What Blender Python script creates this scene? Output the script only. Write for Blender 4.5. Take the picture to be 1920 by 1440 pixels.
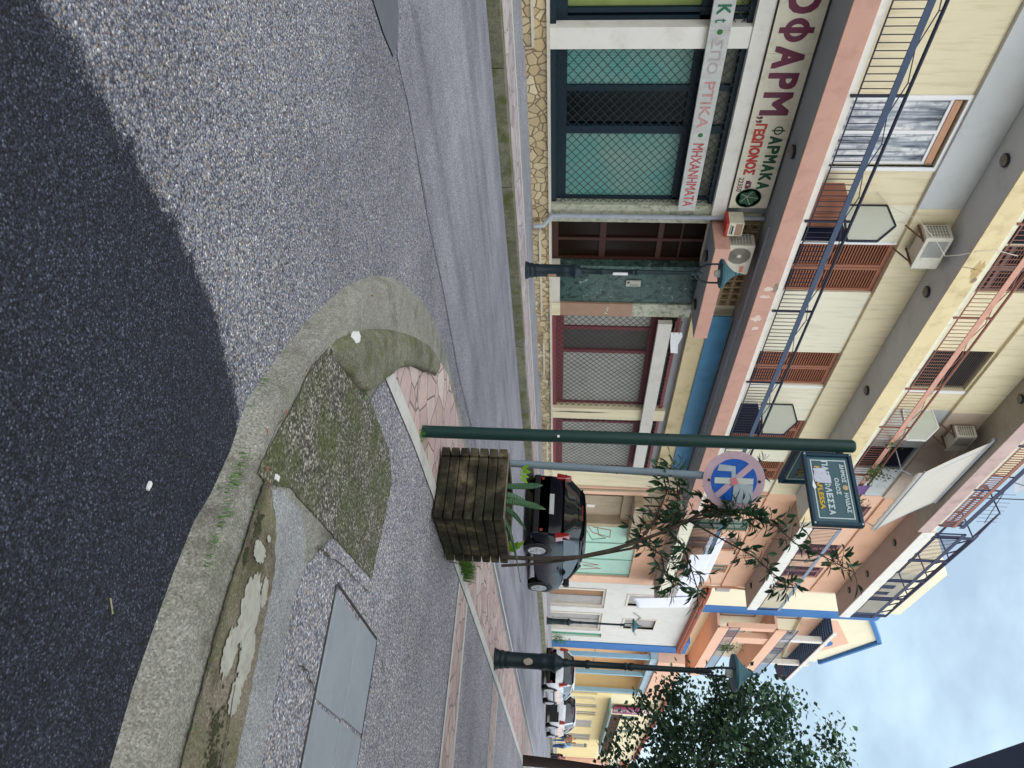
import bpy, bmesh, math, random
from mathutils import Vector, Matrix
from math import sin, cos, pi, radians
random.seed(7)
sc = bpy.context.scene
for o in list(bpy.data.objects): bpy.data.objects.remove(o)
COL = sc.collection

# ---------------------------------------------------------------- camera
th = math.atan2(970.0, 1454.0); pt = math.atan(112/1450.0); rl = radians(1.72)
F = Vector((cos(th)*cos(pt), sin(th)*cos(pt), -sin(pt)))
R = Vector((sin(th), -cos(th), 0)); U = R.cross(F)
Ru = R*cos(rl)+U*sin(rl); Vu = -R*sin(rl)+U*cos(rl)
# the phone was held turned by 90 degrees: world up points to the picture's right
cam = bpy.data.cameras.new('camera'); co = bpy.data.objects.new('camera', cam); COL.objects.link(co)
mx = Matrix((( Vu.x, -Ru.x, -F.x, 0), (Vu.y, -Ru.y, -F.y, 0), (Vu.z, -Ru.z, -F.z, 1.2), (0, 0, 0, 1)))
co.matrix_world = mx
cam.sensor_width = 36; cam.lens = 36*1450/1920; cam.clip_start = .05; cam.clip_end = 3000
sc.camera = co
sc.render.resolution_x = 1024; sc.render.resolution_y = 768

# ---------------------------------------------------------------- sky and sun
SUN_EL = radians(40); SUN_AZ = radians(112)      # direction towards the sun, angle from +X to +Y
w = bpy.data.worlds.new('World'); sc.world = w; w.use_nodes = True
nt = w.node_tree; nt.nodes.clear()
N = nt.nodes.new; Lk = nt.links.new
out = N('ShaderNodeOutputWorld'); bg = N('ShaderNodeBackground'); bg.inputs[1].default_value = .11
sky = N('ShaderNodeTexSky'); sky.sky_type = 'NISHITA'; sky.sun_disc = False
sky.sun_elevation = SUN_EL; sky.sun_rotation = pi/2-SUN_AZ
sky.air_density = 1.2; sky.dust_density = 2.0; sky.ozone_density = 1.5
tc = N('ShaderNodeTexCoord'); mp = N('ShaderNodeMapping'); mp.inputs['Scale'].default_value = (1.0, 1.6, 3.2)
no = N('ShaderNodeTexNoise'); no.inputs['Scale'].default_value = 1.7; no.inputs['Detail'].default_value = 7; no.inputs['Roughness'].default_value = .55
rp = N('ShaderNodeValToRGB'); rp.color_ramp.elements[0].position = .38; rp.color_ramp.elements[1].position = .62
mxn = N('ShaderNodeMix'); mxn.data_type = 'RGBA'; mxn.inputs['B'].default_value = (6.1, 7.9, 9.1, 1)
mm = N('ShaderNodeMath'); mm.operation = 'MULTIPLY_ADD'; mm.inputs[1].default_value = .5; mm.inputs[2].default_value = .42
Lk(tc.outputs['Generated'], mp.inputs[0]); Lk(mp.outputs[0], no.inputs[0]); Lk(no.outputs[0], rp.inputs[0])
Lk(rp.outputs[0], mm.inputs[0]); Lk(mm.outputs[0], mxn.inputs['Factor']); Lk(sky.outputs[0], mxn.inputs['A']); 
# added unseen glow: sky behind and above the camera brightened to light the facades
dt = N('ShaderNodeVectorMath'); dt.operation = 'DOT_PRODUCT'; dt.inputs[1].default_value = (-.52, -.72, .46)
mr = N('ShaderNodeMapRange'); mr.interpolation_type = 'SMOOTHSTEP'; mr.inputs['From Min'].default_value = -.15; mr.inputs['From Max'].default_value = .75; mr.inputs['To Min'].default_value = 0.0; mr.inputs['To Max'].default_value = 1.0
sc_ = N('ShaderNodeVectorMath'); sc_.operation = 'MULTIPLY'
tint = N('ShaderNodeMix'); tint.data_type = 'RGBA'; tint.inputs['A'].default_value = (1.1, 1.1, 1.1, 1); tint.inputs['B'].default_value = (3.8, 3.0, 2.55, 1)
Lk(tc.outputs['Generated'], dt.inputs[0]); Lk(dt.outputs['Value'], mr.inputs[0]); Lk(mxn.outputs['Result'], sc_.inputs[0]); Lk(mr.outputs[0], tint.inputs['Factor']); Lk(tint.outputs['Result'], sc_.inputs[1]); Lk(sc_.outputs[0], bg.inputs[0]); Lk(bg.outputs[0], out.inputs[0])
sl = bpy.data.lights.new('sun', 'SUN'); sl.energy = 2.0; sl.angle = radians(6); sl.color = (1, .93, .82)
so = bpy.data.objects.new('sun', sl); COL.objects.link(so)
sd = Vector((cos(SUN_EL)*cos(SUN_AZ), cos(SUN_EL)*sin(SUN_AZ), sin(SUN_EL)))
so.rotation_euler = sd.to_track_quat('Z', 'Y').to_euler(); so.location = (0, 0, 30)
vs = sc.view_settings; vs.view_transform = 'Standard'; vs.look = 'None'; vs.exposure = .24; vs.gamma = 1; vs.use_curve_mapping = False
sc.render.engine = 'CYCLES'

SLP = .008
def gz(x, h=0): return h + SLP*max(-30., min(x, 110.))

# ---------------------------------------------------------------- materials
def lin(h):
    if isinstance(h, str):
        h = h.lstrip('#'); c = [int(h[i:i+2], 16)/255 for i in (0, 2, 4)]
        return tuple(((v+.055)/1.055)**2.4 if v > .04045 else v/12.92 for v in c)
    return h
def newmat(name):
    m = bpy.data.materials.new(name); m.use_nodes = True
    return m, m.node_tree, m.node_tree.nodes['Principled BSDF']
def setb(b, rough=.7, metal=0, spec=.4):
    b.inputs['Roughness'].default_value = rough; b.inputs['Metallic'].default_value = metal
    b.inputs['Specular IOR Level'].default_value = spec
def coords(nt, scale=(1, 1, 1), world=True):
    if world:
        g = nt.nodes.new('ShaderNodeNewGeometry'); src = g.outputs['Position']
    else:
        g = nt.nodes.new('ShaderNodeTexCoord'); src = g.outputs['Object']
    m = nt.nodes.new('ShaderNodeMapping'); m.inputs['Scale'].default_value = scale
    nt.links.new(src, m.inputs[0]); return m.outputs[0]
def noise(nt, v, s, d=4, r=.55):
    n = nt.nodes.new('ShaderNodeTexNoise'); n.inputs['Scale'].default_value = s; n.inputs['Detail'].default_value = d; n.inputs['Roughness'].default_value = r
    nt.links.new(v, n.inputs['Vector']); return n.outputs[0]
def voro(nt, v, s, feat='F1', rnd=1):
    n = nt.nodes.new('ShaderNodeTexVoronoi'); n.feature = feat; n.inputs['Scale'].default_value = s; n.inputs['Randomness'].default_value = rnd
    nt.links.new(v, n.inputs['Vector']); return n
def ramp(nt, f, stops):
    r = nt.nodes.new('ShaderNodeValToRGB'); e = r.color_ramp.elements
    while len(e) < len(stops): e.new(.5)
    for i, (p, c) in enumerate(stops): e[i].position = p; c = lin(c); e[i].color = (c[0], c[1], c[2], 1)
    nt.links.new(f, r.inputs[0]); return r.outputs[0]
def mixc(nt, f, a, b, mode='MIX'):
    m = nt.nodes.new('ShaderNodeMix'); m.data_type = 'RGBA'; m.blend_type = mode
    for k, x in (('Factor', f), ('A', a), ('B', b)):
        if isinstance(x, (int, float)): m.inputs[k].default_value = x
        elif isinstance(x, (tuple, str)): c = lin(x); m.inputs[k].default_value = (c[0], c[1], c[2], 1)
        else: nt.links.new(x, m.inputs[k])
    return m.outputs['Result']
def bump(nt, b, h, s=.3, d=.01):
    n = nt.nodes.new('ShaderNodeBump'); n.inputs['Strength'].default_value = s; n.inputs['Distance'].default_value = d
    nt.links.new(h, n.inputs['Height']); nt.links.new(n.outputs[0], b.inputs['Normal'])
def mul(nt, a, b=1.0, op='MULTIPLY'):
    m = nt.nodes.new('ShaderNodeMath'); m.operation = op
    for i, x in enumerate((a, b)):
        if isinstance(x, (int, float)): m.inputs[i].default_value = x
        else: nt.links.new(x, m.inputs[i])
    return m.outputs[0]
MC = {}
def paint(name, c, rough=.6, var=.12, scale=1.5, metal=0, dirt=None, dirtamt=.5, bs=.2, spec=.35, streak=False):
    """painted or plastered surface: base colour with blotches, optional dirt and vertical streaks"""
    if name in MC: return MC[name]
    m, nt, b = newmat(name); setb(b, rough, metal, spec); c = lin(c)
    v = coords(nt, world=False)
    n1 = noise(nt, v, scale, 5, .6)
    lo = tuple(x*(1-var) for x in c); hi = tuple(min(1, x*(1+var)) for x in c)
    col = ramp(nt, n1, [(.3, lo), (.7, hi)])
    if dirt:
        v2 = coords(nt, (5, 5, .5) if streak else (1, 1, 1), world=False)
        n2 = noise(nt, v2, 1.6 if streak else scale*1.8, 6, .65)
        f = ramp(nt, n2, [(.5, (0, 0, 0)), (.78, (dirtamt,)*3)])
        col = mixc(nt, f, col, dirt)
    nt.links.new(col, b.inputs['Base Color'])
    bump(nt, b, noise(nt, v, 60, 3), bs, .004)
    MC[name] = m; return m
def metal_paint(name, c, rough=.4, var=.1): return paint(name, c, rough+.08, var, 6, bs=.05, spec=.28)
def glossy(name, c, rough=.08, metal=0, spec=.8, coat=0):
    if name in MC: return MC[name]
    m, nt, b = newmat(name); setb(b, rough, metal, spec); c = lin(c)
    v = coords(nt, world=False)
    nt.links.new(ramp(nt, noise(nt, v, 2, 3), [(.3, tuple(x*.92 for x in c)), (.7, c)]), b.inputs['Base Color'])
    b.inputs['Coat Weight'].default_value = coat; b.inputs['Coat Roughness'].default_value = .04
    MC[name] = m; return m
def pebble(name, s, stops, rough=.75, bs=.5, moss=0, big=.5, dark=None, edge_=.42, wear=0, overlay=None):
    m, nt, b = newmat(name); setb(b, rough, 0, .35)
    v = coords(nt, (1, 1, 1))
    vo = voro(nt, v, s); sep = nt.nodes.new('ShaderNodeSeparateColor'); nt.links.new(vo.outputs['Color'], sep.inputs[0])
    col = ramp(nt, sep.outputs[0], stops)
    edge = ramp(nt, vo.outputs['Distance'], [(.38, (1, 1, 1)), (.66, (edge_, edge_, edge_*1.1))])
    col = mixc(nt, 1.0, col, edge, 'MULTIPLY')
    n1 = noise(nt, v, big, 6, .6)
    col = mixc(nt, .8, col, ramp(nt, n1, [(.3, (.66, .66, .68)), (.5, (.95, .95, .96)), (.7, (1.2, 1.18, 1.15))]), 'MULTIPLY')
    if wear:
        n4 = noise(nt, coords(nt, (.12, 1.6, 1)), 1.5, 5, .6); col = mixc(nt, wear, col, ramp(nt, n4, [(.32, (.62, .62, .64)), (.5, (1, 1, 1)), (.68, (1.22, 1.22, 1.2))]), 'MULTIPLY')
        n5 = noise(nt, v, 1.1, 4, .5); col = mixc(nt, ramp(nt, n5, [(.66, (0, 0, 0)), (.74, (.45,)*3)]), col, '#4b4b50')
    if overlay:
        # fresher asphalt laid over the old one, feathering out along a ragged line
        s1, st2 = overlay
        vo2 = voro(nt, v, s1); sp2 = nt.nodes.new('ShaderNodeSeparateColor'); nt.links.new(vo2.outputs['Color'], sp2.inputs[0])
        c2 = ramp(nt, sp2.outputs[0], st2); c2 = mixc(nt, 1.0, c2, ramp(nt, vo2.outputs['Distance'], [(.3, (1, 1, 1)), (.7, (.3, .3, .34))]), 'MULTIPLY')
        c2 = mixc(nt, .8, c2, ramp(nt, noise(nt, v, 1.4, 5, .6), [(.3, (.75, .75, .78)), (.7, (1.35, 1.35, 1.35))]), 'MULTIPLY')
        xyz = nt.nodes.new('ShaderNodeSeparateXYZ'); nt.links.new(v, xyz.inputs[0])
        dx = mul(nt, mul(nt, mul(nt, xyz.outputs['X'], -1.6, 'ADD'), 0.0, 'MAXIMUM'), 2.0, 'POWER')
        e = mul(nt, mul(nt, mul(nt, dx, -.47), 1.60, 'ADD'), xyz.outputs['Y'], 'SUBTRACT')
        e = mul(nt, e, mul(nt, mul(nt, noise(nt, v, 7, 8, .75), -.5, 'ADD'), .22), 'ADD')
        # loose chips of the new layer, pebble by pebble
        e = mul(nt, e, mul(nt, mul(nt, sp2.outputs[1], -.5, 'ADD'), .05), 'ADD')
        f = ramp(nt, mul(nt, mul(nt, e, 9.0), .5, 'ADD'), [(.32, (0, 0, 0)), (.7, (1, 1, 1))]); col = mixc(nt, f, col, c2)
    if dark:
        n3 = noise(nt, v, 5, 5, .7); col = mixc(nt, ramp(nt, n3, [(.62, (0, 0, 0)), (.75, (.7,)*3)]), col, dark)
    if moss:
        n2 = noise(nt, v, 3.2, 7, .7)
        f = ramp(nt, n2, [(.42, (0, 0, 0)), (.66, (moss,)*3)])
        mo = ramp(nt, noise(nt, v, 90, 3), [(.35, '#2b2e1a'), (.6, '#545f2e'), (.8, '#75803f')])
        col = mixc(nt, f, col, mo)
    nt.links.new(col, b.inputs['Base Color'])
    h = mul(nt, vo.outputs['Distance'], -1.0)
    bump(nt, b, h, bs, .006)
    return m
def stones(name, s, cols, grout, w=.05, rough=.7, bs=.5, stretch=(1, 1, 1), world=True):
    m, nt, b = newmat(name); setb(b, rough, 0, .3)
    v0 = coords(nt, stretch, world)
    nz = nt.nodes.new('ShaderNodeTexNoise'); nz.inputs['Scale'].default_value = s*.7; nt.links.new(v0, nz.inputs['Vector'])
    va = nt.nodes.new('ShaderNodeVectorMath'); va.operation = 'SCALE'; va.inputs['Scale'].default_value = .25/s; nt.links.new(nz.outputs['Color'], va.inputs[0])
    vb = nt.nodes.new('ShaderNodeVectorMath'); vb.operation = 'ADD'; nt.links.new(v0, vb.inputs[0]); nt.links.new(va.outputs[0], vb.inputs[1])
    v = vb.outputs[0]
    e = voro(nt, v, s, 'DISTANCE_TO_EDGE'); c = voro(nt, v, s)
    sep = nt.nodes.new('ShaderNodeSeparateColor'); nt.links.new(c.outputs['Color'], sep.inputs[0])
    col = ramp(nt, sep.outputs[0], cols)
    col = mixc(nt, .6, col, ramp(nt, noise(nt, v0, s*6, 6, .7), [(.3, (.7, .7, .7)), (.7, (1.2, 1.2, 1.2))]), 'MULTIPLY')
    f = ramp(nt, e.outputs['Distance'], [(w*.5, (1, 1, 1)), (w, (0, 0, 0))])
    col = mixc(nt, f, col, grout)
    nt.links.new(col, b.inputs['Base Color'])
    bump(nt, b, ramp(nt, e.outputs['Distance'], [(0, (0, 0, 0)), (w*1.6, (1, 1, 1))]), bs, .02)
    return m

# ---------------------------------------------------------------- mesh builder
class MB:
    def __init__(s): s.v = []; s.f = []; s.mi = []; s.k = 0
    def add(s, vs, fs):
        n = len(s.v); s.v += [tuple(v) for v in vs]
        for f in fs: s.f.append(tuple(n+i for i in f)); s.mi.append(s.k)
        return s
    def box(s, x0, x1, y0, y1, z0, z1):
        if x0 > x1: x0, x1 = x1, x0
        if y0 > y1: y0, y1 = y1, y0
        if z0 > z1: z0, z1 = z1, z0
        return s.add([(x0, y0, z0), (x1, y0, z0), (x1, y1, z0), (x0, y1, z0), (x0, y0, z1), (x1, y0, z1), (x1, y1, z1), (x0, y1, z1)],
              [(0, 3, 2, 1), (4, 5, 6, 7), (0, 1, 5, 4), (1, 2, 6, 5), (2, 3, 7, 6), (3, 0, 4, 7)])
    def bar(s, a, b, w, d=None, up=(0, 0, 1)):
        a = Vector(a); b = Vector(b); d = d or w; t = (b-a)
        if t.length < 1e-6: return s
        t.normalize(); u = Vector(up)
        if abs(t.dot(u)) > .98: u = Vector((0, 1, 0))
        p = t.cross(u).normalized(); q = p.cross(t)
        vs = []
        for c in (a, b):
            for i, j in ((-1, -1), (1, -1), (1, 1), (-1, 1)): vs.append(c+p*(i*w/2)+q*(j*d/2))
        return s.add(vs, [(0, 1, 2, 3), (7, 6, 5, 4), (0, 4, 5, 1), (1, 5, 6, 2), (2, 6, 7, 3), (3, 7, 4, 0)])
    def tube(s, pts, r, n=8, caps=True):
        pts = [Vector(p) for p in pts]; rs = r if isinstance(r, (list, tuple)) else [r]*len(pts)
        base = len(s.v); prev = None
        for i, p in enumerate(pts):
            t = (pts[min(i+1, len(pts)-1)]-pts[max(i-1, 0)]).normalized()
            if prev is None:
                u = Vector((0, 0, 1)) if abs(t.z) < .9 else Vector((1, 0, 0))
                a = t.cross(u).normalized()
            else:
                a = (prev-t*prev.dot(t)).normalized()
            prev = a; b = t.cross(a)
            for k in range(n):
                an = 2*pi*k/n; s.v.append(tuple(p+(a*cos(an)+b*sin(an))*rs[i]))
        for i in range(len(pts)-1):
            for k in range(n):
                k2 = (k+1) % n
                s.f.append((base+i*n+k, base+i*n+k2, base+(i+1)*n+k2, base+(i+1)*n+k)); s.mi.append(s.k)
        if caps:
            s.f.append(tuple(base+k for k in range(n-1, -1, -1))); s.mi.append(s.k)
            e = base+(len(pts)-1)*n; s.f.append(tuple(e+k for k in range(n))); s.mi.append(s.k)
        return s
    def lathe(s, prof, c=(0, 0, 0), n=20, ax=(0, 0, 1), flute=0):
        c = Vector(c); q = Vector((0, 0, 1)).rotation_difference(Vector(ax)); base = len(s.v)
        for r, z in prof:
            for k in range(n):
                an = 2*pi*k/n; rr = r*(1-(flute if k % 2 else 0))
                s.v.append(tuple(c+q @ Vector((rr*cos(an), rr*sin(an), z))))
        for i in range(len(prof)-1):
            for k in range(n):
                k2 = (k+1) % n; s.f.append((base+i*n+k, base+i*n+k2, base+(i+1)*n+k2, base+(i+1)*n+k)); s.mi.append(s.k)
        if prof[0][0] > 1e-4: s.f.append(tuple(base+k for k in range(n-1, -1, -1))); s.mi.append(s.k)
        if prof[-1][0] > 1e-4:
            e = base+(len(prof)-1)*n; s.f.append(tuple(e+k for k in range(n))); s.mi.append(s.k)
        return s
    def prism(s, pts, a, b, plane='xy'):
        """polygon extruded between a and b along the third axis; pts ccw or cw"""
        n = len(pts); mk = {'xy': lambda p, t: (p[0], p[1], t), 'xz': lambda p, t: (p[0], t, p[1]), 'yz': lambda p, t: (t, p[0], p[1])}[plane]
        return s.add([mk(p, a) for p in pts]+[mk(p, b) for p in pts],
            [tuple(range(n-1, -1, -1)), tuple(range(n, 2*n))]+[(i, (i+1) % n, n+(i+1) % n, n+i) for i in range(n)])
    def slab(s, pts, h0, h1):
        """ground slab following the slope of the street"""
        n = len(pts)
        return s.add([(x, y, gz(x, h0)) for x, y in pts]+[(x, y, gz(x, h1)) for x, y in pts],
            [tuple(range(n-1, -1, -1)), tuple(range(n, 2*n))]+[(i, (i+1) % n, n+(i+1) % n, n+i) for i in range(n)])
    def sheet(s, pts, h): n = len(pts); return s.add([(x, y, gz(x, h)) for x, y in pts], [tuple(range(n))])
    def build(s, name, mats, parent=None, smooth=False, bev=0, kind=None):
        me = bpy.data.meshes.new(name); off = Vector((0, 0, 0))
        p = parent
        while p is not None: off += p.location; p = p.parent
        me.from_pydata([(x-off.x, y-off.y, z-off.z) for x, y, z in s.v], [], s.f)
        if not isinstance(mats, (list, tuple)): mats = [mats]
        for m in mats: me.materials.append(m)
        for i, k in enumerate(s.mi): me.polygons[i].material_index = k
        me.update()
        bm = bmesh.new(); bm.from_mesh(me); bmesh.ops.recalc_face_normals(bm, faces=bm.faces); bm.to_mesh(me); bm.free()
        if smooth:
            me.polygons.foreach_set('use_smooth', [True]*len(me.polygons))
            try: me.set_sharp_from_angle(angle=radians(38))
            except Exception: pass
        o = bpy.data.objects.new(name, me); COL.objects.link(o)
        if parent is not None: o.parent = parent
        if bev:
            b = o.modifiers.new('bevel', 'BEVEL'); b.width = bev; b.segments = 2; b.limit_method = 'ANGLE'
        if kind: o['kind'] = kind
        return o
def each(mb, name, mats, parent=None, **kw):
    """one object for every separate piece of the builder"""
    n = len(mb.v); par = list(range(n))
    def fd(a):
        while par[a] != a: par[a] = par[par[a]]; a = par[a]
        return a
    for f in mb.f:
        r = fd(f[0])
        for i in f[1:]: par[fd(i)] = r
    comp = {}
    for f, k in zip(mb.f, mb.mi): comp.setdefault(fd(f[0]), []).append((f, k))
    out = []
    for fs in comp.values():
        idx = {}; m = MB()
        for f, k in fs:
            g = []
            for i in f:
                if i not in idx: idx[i] = len(m.v); m.v.append(mb.v[i])
                g.append(idx[i])
            m.f.append(tuple(g)); m.mi.append(k)
        out.append(m.build(name, mats, parent, **kw))
    return out
def rough(pts, amp=.01, step=.05, seed=1, sc=9):
    """break up a straight outline"""
    rs = random.Random(seed); o = []
    for (a, b), (c, d) in zip(pts, pts[1:]+pts[:1]):
        L = math.hypot(c-a, d-b); k = max(1, min(60, int(L/step)))
        for i in range(k):
            t = i/k; o.append((a+(c-a)*t+rs.uniform(-amp, amp), b+(d-b)*t+rs.uniform(-amp, amp)))
    return o
def tag(o, label, cat, group=None):
    o['label'] = label; o['category'] = cat
    if group: o['group'] = group
    return o
def thing(name, label, cat, loc=(0, 0, 0), group=None):
    o = bpy.data.objects.new(name, None); COL.objects.link(o); o.location = loc; o.empty_display_size = .2
    return tag(o, label, cat, group)
def copytree(o, parent=None):
    c = o.copy(); COL.objects.link(c); c.parent = parent
    for ch in [x for x in COL.objects if x.parent == o]: copytree(ch, c)
    return c
def text(body, x0, x1, z0, z1, y, parent, mat, name='lettering', axis='x', thick=.004, bold=0, fit=True, rotstack=False):
    if 'Φ' in body:
        n = len(body); w_ = (x1-x0)/n; last = None
        for i, ch in enumerate(body):
            a, b = x0+(i+.06)*w_, x0+(i+.94)*w_
            if ch != 'Φ': last = text(ch, a, b, z0, z1, y, parent, mat, name, axis, thick, bold); continue
            m = MB(); c, h, hz, tt = (a+b)/2, abs(b-a)/2, (z1-z0)/2, (z1-z0)*max(.13, bold*2.2); zc = (z0+z1)/2; P = 28; sg = 1 if x1 > x0 else -1
            tx = min(tt, h*.5); mk = (lambda X, Z, q: (X, y-q, Z)) if axis == 'x' else (lambda X, Z, q: (y-q, X, Z))
            vs = [mk(c+h*cos(2*pi*k/P), zc+hz*.72*sin(2*pi*k/P), 0) for k in range(P)]+[mk(c+(h-tx)*cos(2*pi*k/P), zc+(hz*.72-tt*.8)*sin(2*pi*k/P), 0) for k in range(P)]
            m.add(vs, [(k, (k+1) % P, P+(k+1) % P, P+k) for k in range(P)])
            m.add([mk(c-tx*.5, z0, .0006), mk(c+tx*.5, z0, .0006), mk(c+tx*.5, z1, .0006), mk(c-tx*.5, z1, .0006)], [(0, 1, 2, 3)])
            last = m.build(name, mat, parent)
        return last
    """lettering as mesh, fitted in a box of the plane facing -Y (axis x) or facing -X (axis y: x0 -> x1 are y values, y is the x of the plane)"""
    cu = bpy.data.curves.new('t', 'FONT'); cu.body = body; cu.size = 1; cu.align_x = 'LEFT'; cu.resolution_u = 3
    o = bpy.data.objects.new('t', cu); COL.objects.link(o)
    me = bpy.data.meshes.new_from_object(o.evaluated_get(bpy.context.evaluated_depsgraph_get()))
    bpy.data.objects.remove(o); bpy.data.curves.remove(cu)
    xs = [v.co.x for v in me.vertices]; zs = [v.co.y for v in me.vertices]
    a, b, c, d = min(xs), max(xs), min(zs), max(zs)
    m = MB(); fs = [tuple(p.vertices) for p in me.polygons]; ew = bold*(z1-z0)
    sh = [(0, 0)] if not bold else [(-1, -1), (1, -1), (-1, 1), (1, 1), (-1, 0), (1, 0), (0, 1), (0, -1)]
    sg = 1 if x1 > x0 else -1; X0_ = x0+sg*ew; X1_ = x1-sg*ew; Z0_ = z0+ew; Z1_ = z1-ew
    for i, (p, q) in enumerate(sh):
        vs = []; yy = y-i*.0004
        for v in me.vertices:
            X = X0_+(v.co.x-a)/(b-a)*(X1_-X0_)+p*ew; Z = Z0_+(v.co.y-c)/(d-c)*(Z1_-Z0_)+q*ew
            vs.append((X, yy, Z) if axis == 'x' else (yy, X, Z))
        m.add(vs, fs)
    bpy.data.meshes.remove(me)
    # thin relief
    ob = m.build(name, mat, parent)
    if not bold: so_ = ob.modifiers.new('thickness', 'SOLIDIFY'); so_.thickness = thick; so_.offset = 0
    return ob
# ---------------------------------------------------------------- shared materials
ASPH_OLD = pebble('old_asphalt', 115, [(0, '#4c4f5a'), (.3, '#7b7f8d'), (.55, '#989ca8'), (.78, '#aeacab'), (.9, '#8f7b69'), (1, '#e6e6ea')], .7, .8, big=.9, edge_=.45, overlay=(165, [(0, '#12151e'), (.5, '#292e3a'), (.85, '#3b4152'), (1, '#5c6275')]))
ASPH_NEW = pebble('new_asphalt', 120, [(0, '#17181c'), (.5, '#2a2c32'), (.85, '#3a3d45'), (1, '#5a5d66')], .5, .9, big=1.2)
ASPH_FAR = pebble('worn_asphalt', 110, [(0, '#7a7a86'), (.5, '#98989f'), (1, '#b8b8c2')], .75, .3, big=.7, wear=.75)
PEB = pebble('pebble_concrete', 85, [(0, '#646672'), (.3, '#9c9eab'), (.55, '#c2c1c8'), (.72, '#b3a396'), (.86, '#8f919e'), (1, '#f4f4f4')], .75, .8, big=.8)
PEBF = pebble('pebble_concrete_far', 80, [(0, '#7c7c84'), (.5, '#a9a9b0'), (1, '#cfcfd2')], .8, .4, big=.8)
PEBM = pebble('mossy_pebble', 85, [(0, '#3f3e3a'), (.4, '#6b6860'), (.7, '#8f887b'), (1, '#cfcac0')], .8, .8, moss=.95)
def concrete(name, base, moss=.5, dirt=.6, white=0, sc_=1.0):
    m, nt, b = newmat(name); setb(b, .85, 0, .25); v = coords(nt)
    c = lin(base)
    col = ramp(nt, noise(nt, v, 1.6*sc_, 7, .65), [(.3, tuple(x*.72 for x in c)), (.7, tuple(x*1.18 for x in c))])
    col = mixc(nt, .7, col, ramp(nt, noise(nt, v, 140, 3, .6), [(.3, (.6, .6, .6)), (.7, (1.25, 1.25, 1.25))]), 'MULTIPLY')
    vo = voro(nt, v, 170); sep = nt.nodes.new('ShaderNodeSeparateColor'); nt.links.new(vo.outputs['Color'], sep.inputs[0])
    col = mixc(nt, .85, col, ramp(nt, sep.outputs[0], [(0, (.55, .55, .55)), (.5, (.95, .95, .95)), (.9, (1.25, 1.22, 1.18)), (1, (1.6, 1.6, 1.6))]), 'MULTIPLY')
    f = ramp(nt, noise(nt, v, 2.6*sc_, 8, .72), [(.5, (0, 0, 0)), (.66, (dirt,)*3)])
    col = mixc(nt, f, col, '#3b352a')
    v2 = coords(nt, (1, 1.3, 1))
    f2 = ramp(nt, noise(nt, v2, 3.7*sc_, 8, .7), [(.47, (0, 0, 0)), (.63, (moss,)*3)])
    col = mixc(nt, f2, col, '#565b30')
    if white:
        f3 = ramp(nt, noise(nt, v, 1.9, 5, .6), [(.6, (0, 0, 0)), (.62, (white,)*3)]); col = mixc(nt, f3, col, '#cfd3d4')
    nt.links.new(col, b.inputs['Base Color'])
    bump(nt, b, noise(nt, v, 45, 6, .7), .5, .01); return m
CONC = concrete('kerb_concrete', '#96958f', .22, .6)
CONC_MOSS = concrete('mossy_concrete', '#7e7d6c', .95, .5)
CONC_DIRT = concrete('stained_concrete', '#857d70', .45, 1.0)
CONC_BLUE = concrete('smooth_grey_concrete', '#9c9fa3', .05, .35)
MANH = paint('manhole_concrete', '#8e959e', .7, .08, 3, dirt='#6d6f70', dirtamt=.4)
WHSTRIP = paint('white_marble_strip', '#c3c3bf', .6, .08, 5, dirt='#8d8b84', dirtamt=.6)
PINK = stones('pink_slate_paving', 4.2, [(0, '#a88f8c'), (.4, '#c2aca7'), (.75, '#b49c9c'), (1, '#cbbcb5')], '#7a706c', .03, .7, .5, (1, 1, 1))
PINKF = stones('pink_slate_far', 3.5, [(0, '#9a8f91'), (.5, '#b0a5a7'), (1, '#bdb4b4')], '#857c7e', .035, .75, .4)
PODIUM = stones('yellow_cladding_stone', 5.5, [(0, '#a8977a'), (.25, '#c9b794'), (.5, '#b09a75'), (.75, '#d2c4a4'), (1, '#bda57c')], '#7d6f58', .05, .75, .8)

# ---------------------------------------------------------------- ground
m = MB(); xs = [-60, -30, 0, 20, 60, 110, 900]
for a, b in zip(xs[:-1], xs[1:]):
    m.add([(a, -400, gz(a)-.02 if 0 else gz(a)), (b, -400, gz(b)), (b, 8.87, gz(b)), (a, 8.87, gz(a))], [(0, 1, 2, 3)])
    m.add([(a, 8.87, gz(a)), (b, 8.87, gz(b)), (b, 500, gz(b)), (a, 500, gz(a))], [(0, 1, 2, 3)])
m.build('ground', ASPH_OLD, kind='structure')
m = MB().sheet([(-20, 4.5), (1.5, 4.6), (2.7, 4.66), (2.9, 4.42), (3.3, 4.46), (4.2, 4.39), (5.2, 4.42), (6.4, 4.38), (8, 4.5), (12, 4.45), (60, 4.5), (110, 4.5), (110, 8.86), (-20, 8.86)], .004)
m.build('road', ASPH_FAR, kind='structure')
m = MB().sheet([(2.0, 4.05), (2.36, 4.13), (2.6, 4.2), (2.84, 4.32), (2.83, 4.5), (2.72, 4.66), (2.3, 4.75), (1.9, 4.6)], .009)
m.build('asphalt_patch', paint('dark_patch_asphalt', '#5d6068', .7, .1, 8), kind='structure')
# painted lane line
m = MB(); P = [(10.5, 4.24), (14, 4.27), (18, 4.3), (24, 4.36), (34, 4.4), (60, 4.5)]
m.sheet([(x, y-.035) for x, y in P]+[(x, y+.035) for x, y in reversed(P)], .008)
m.build('lane_line', paint('worn_road_paint', '#b9bcc0', .7, .1, 8), kind='structure')

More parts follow.
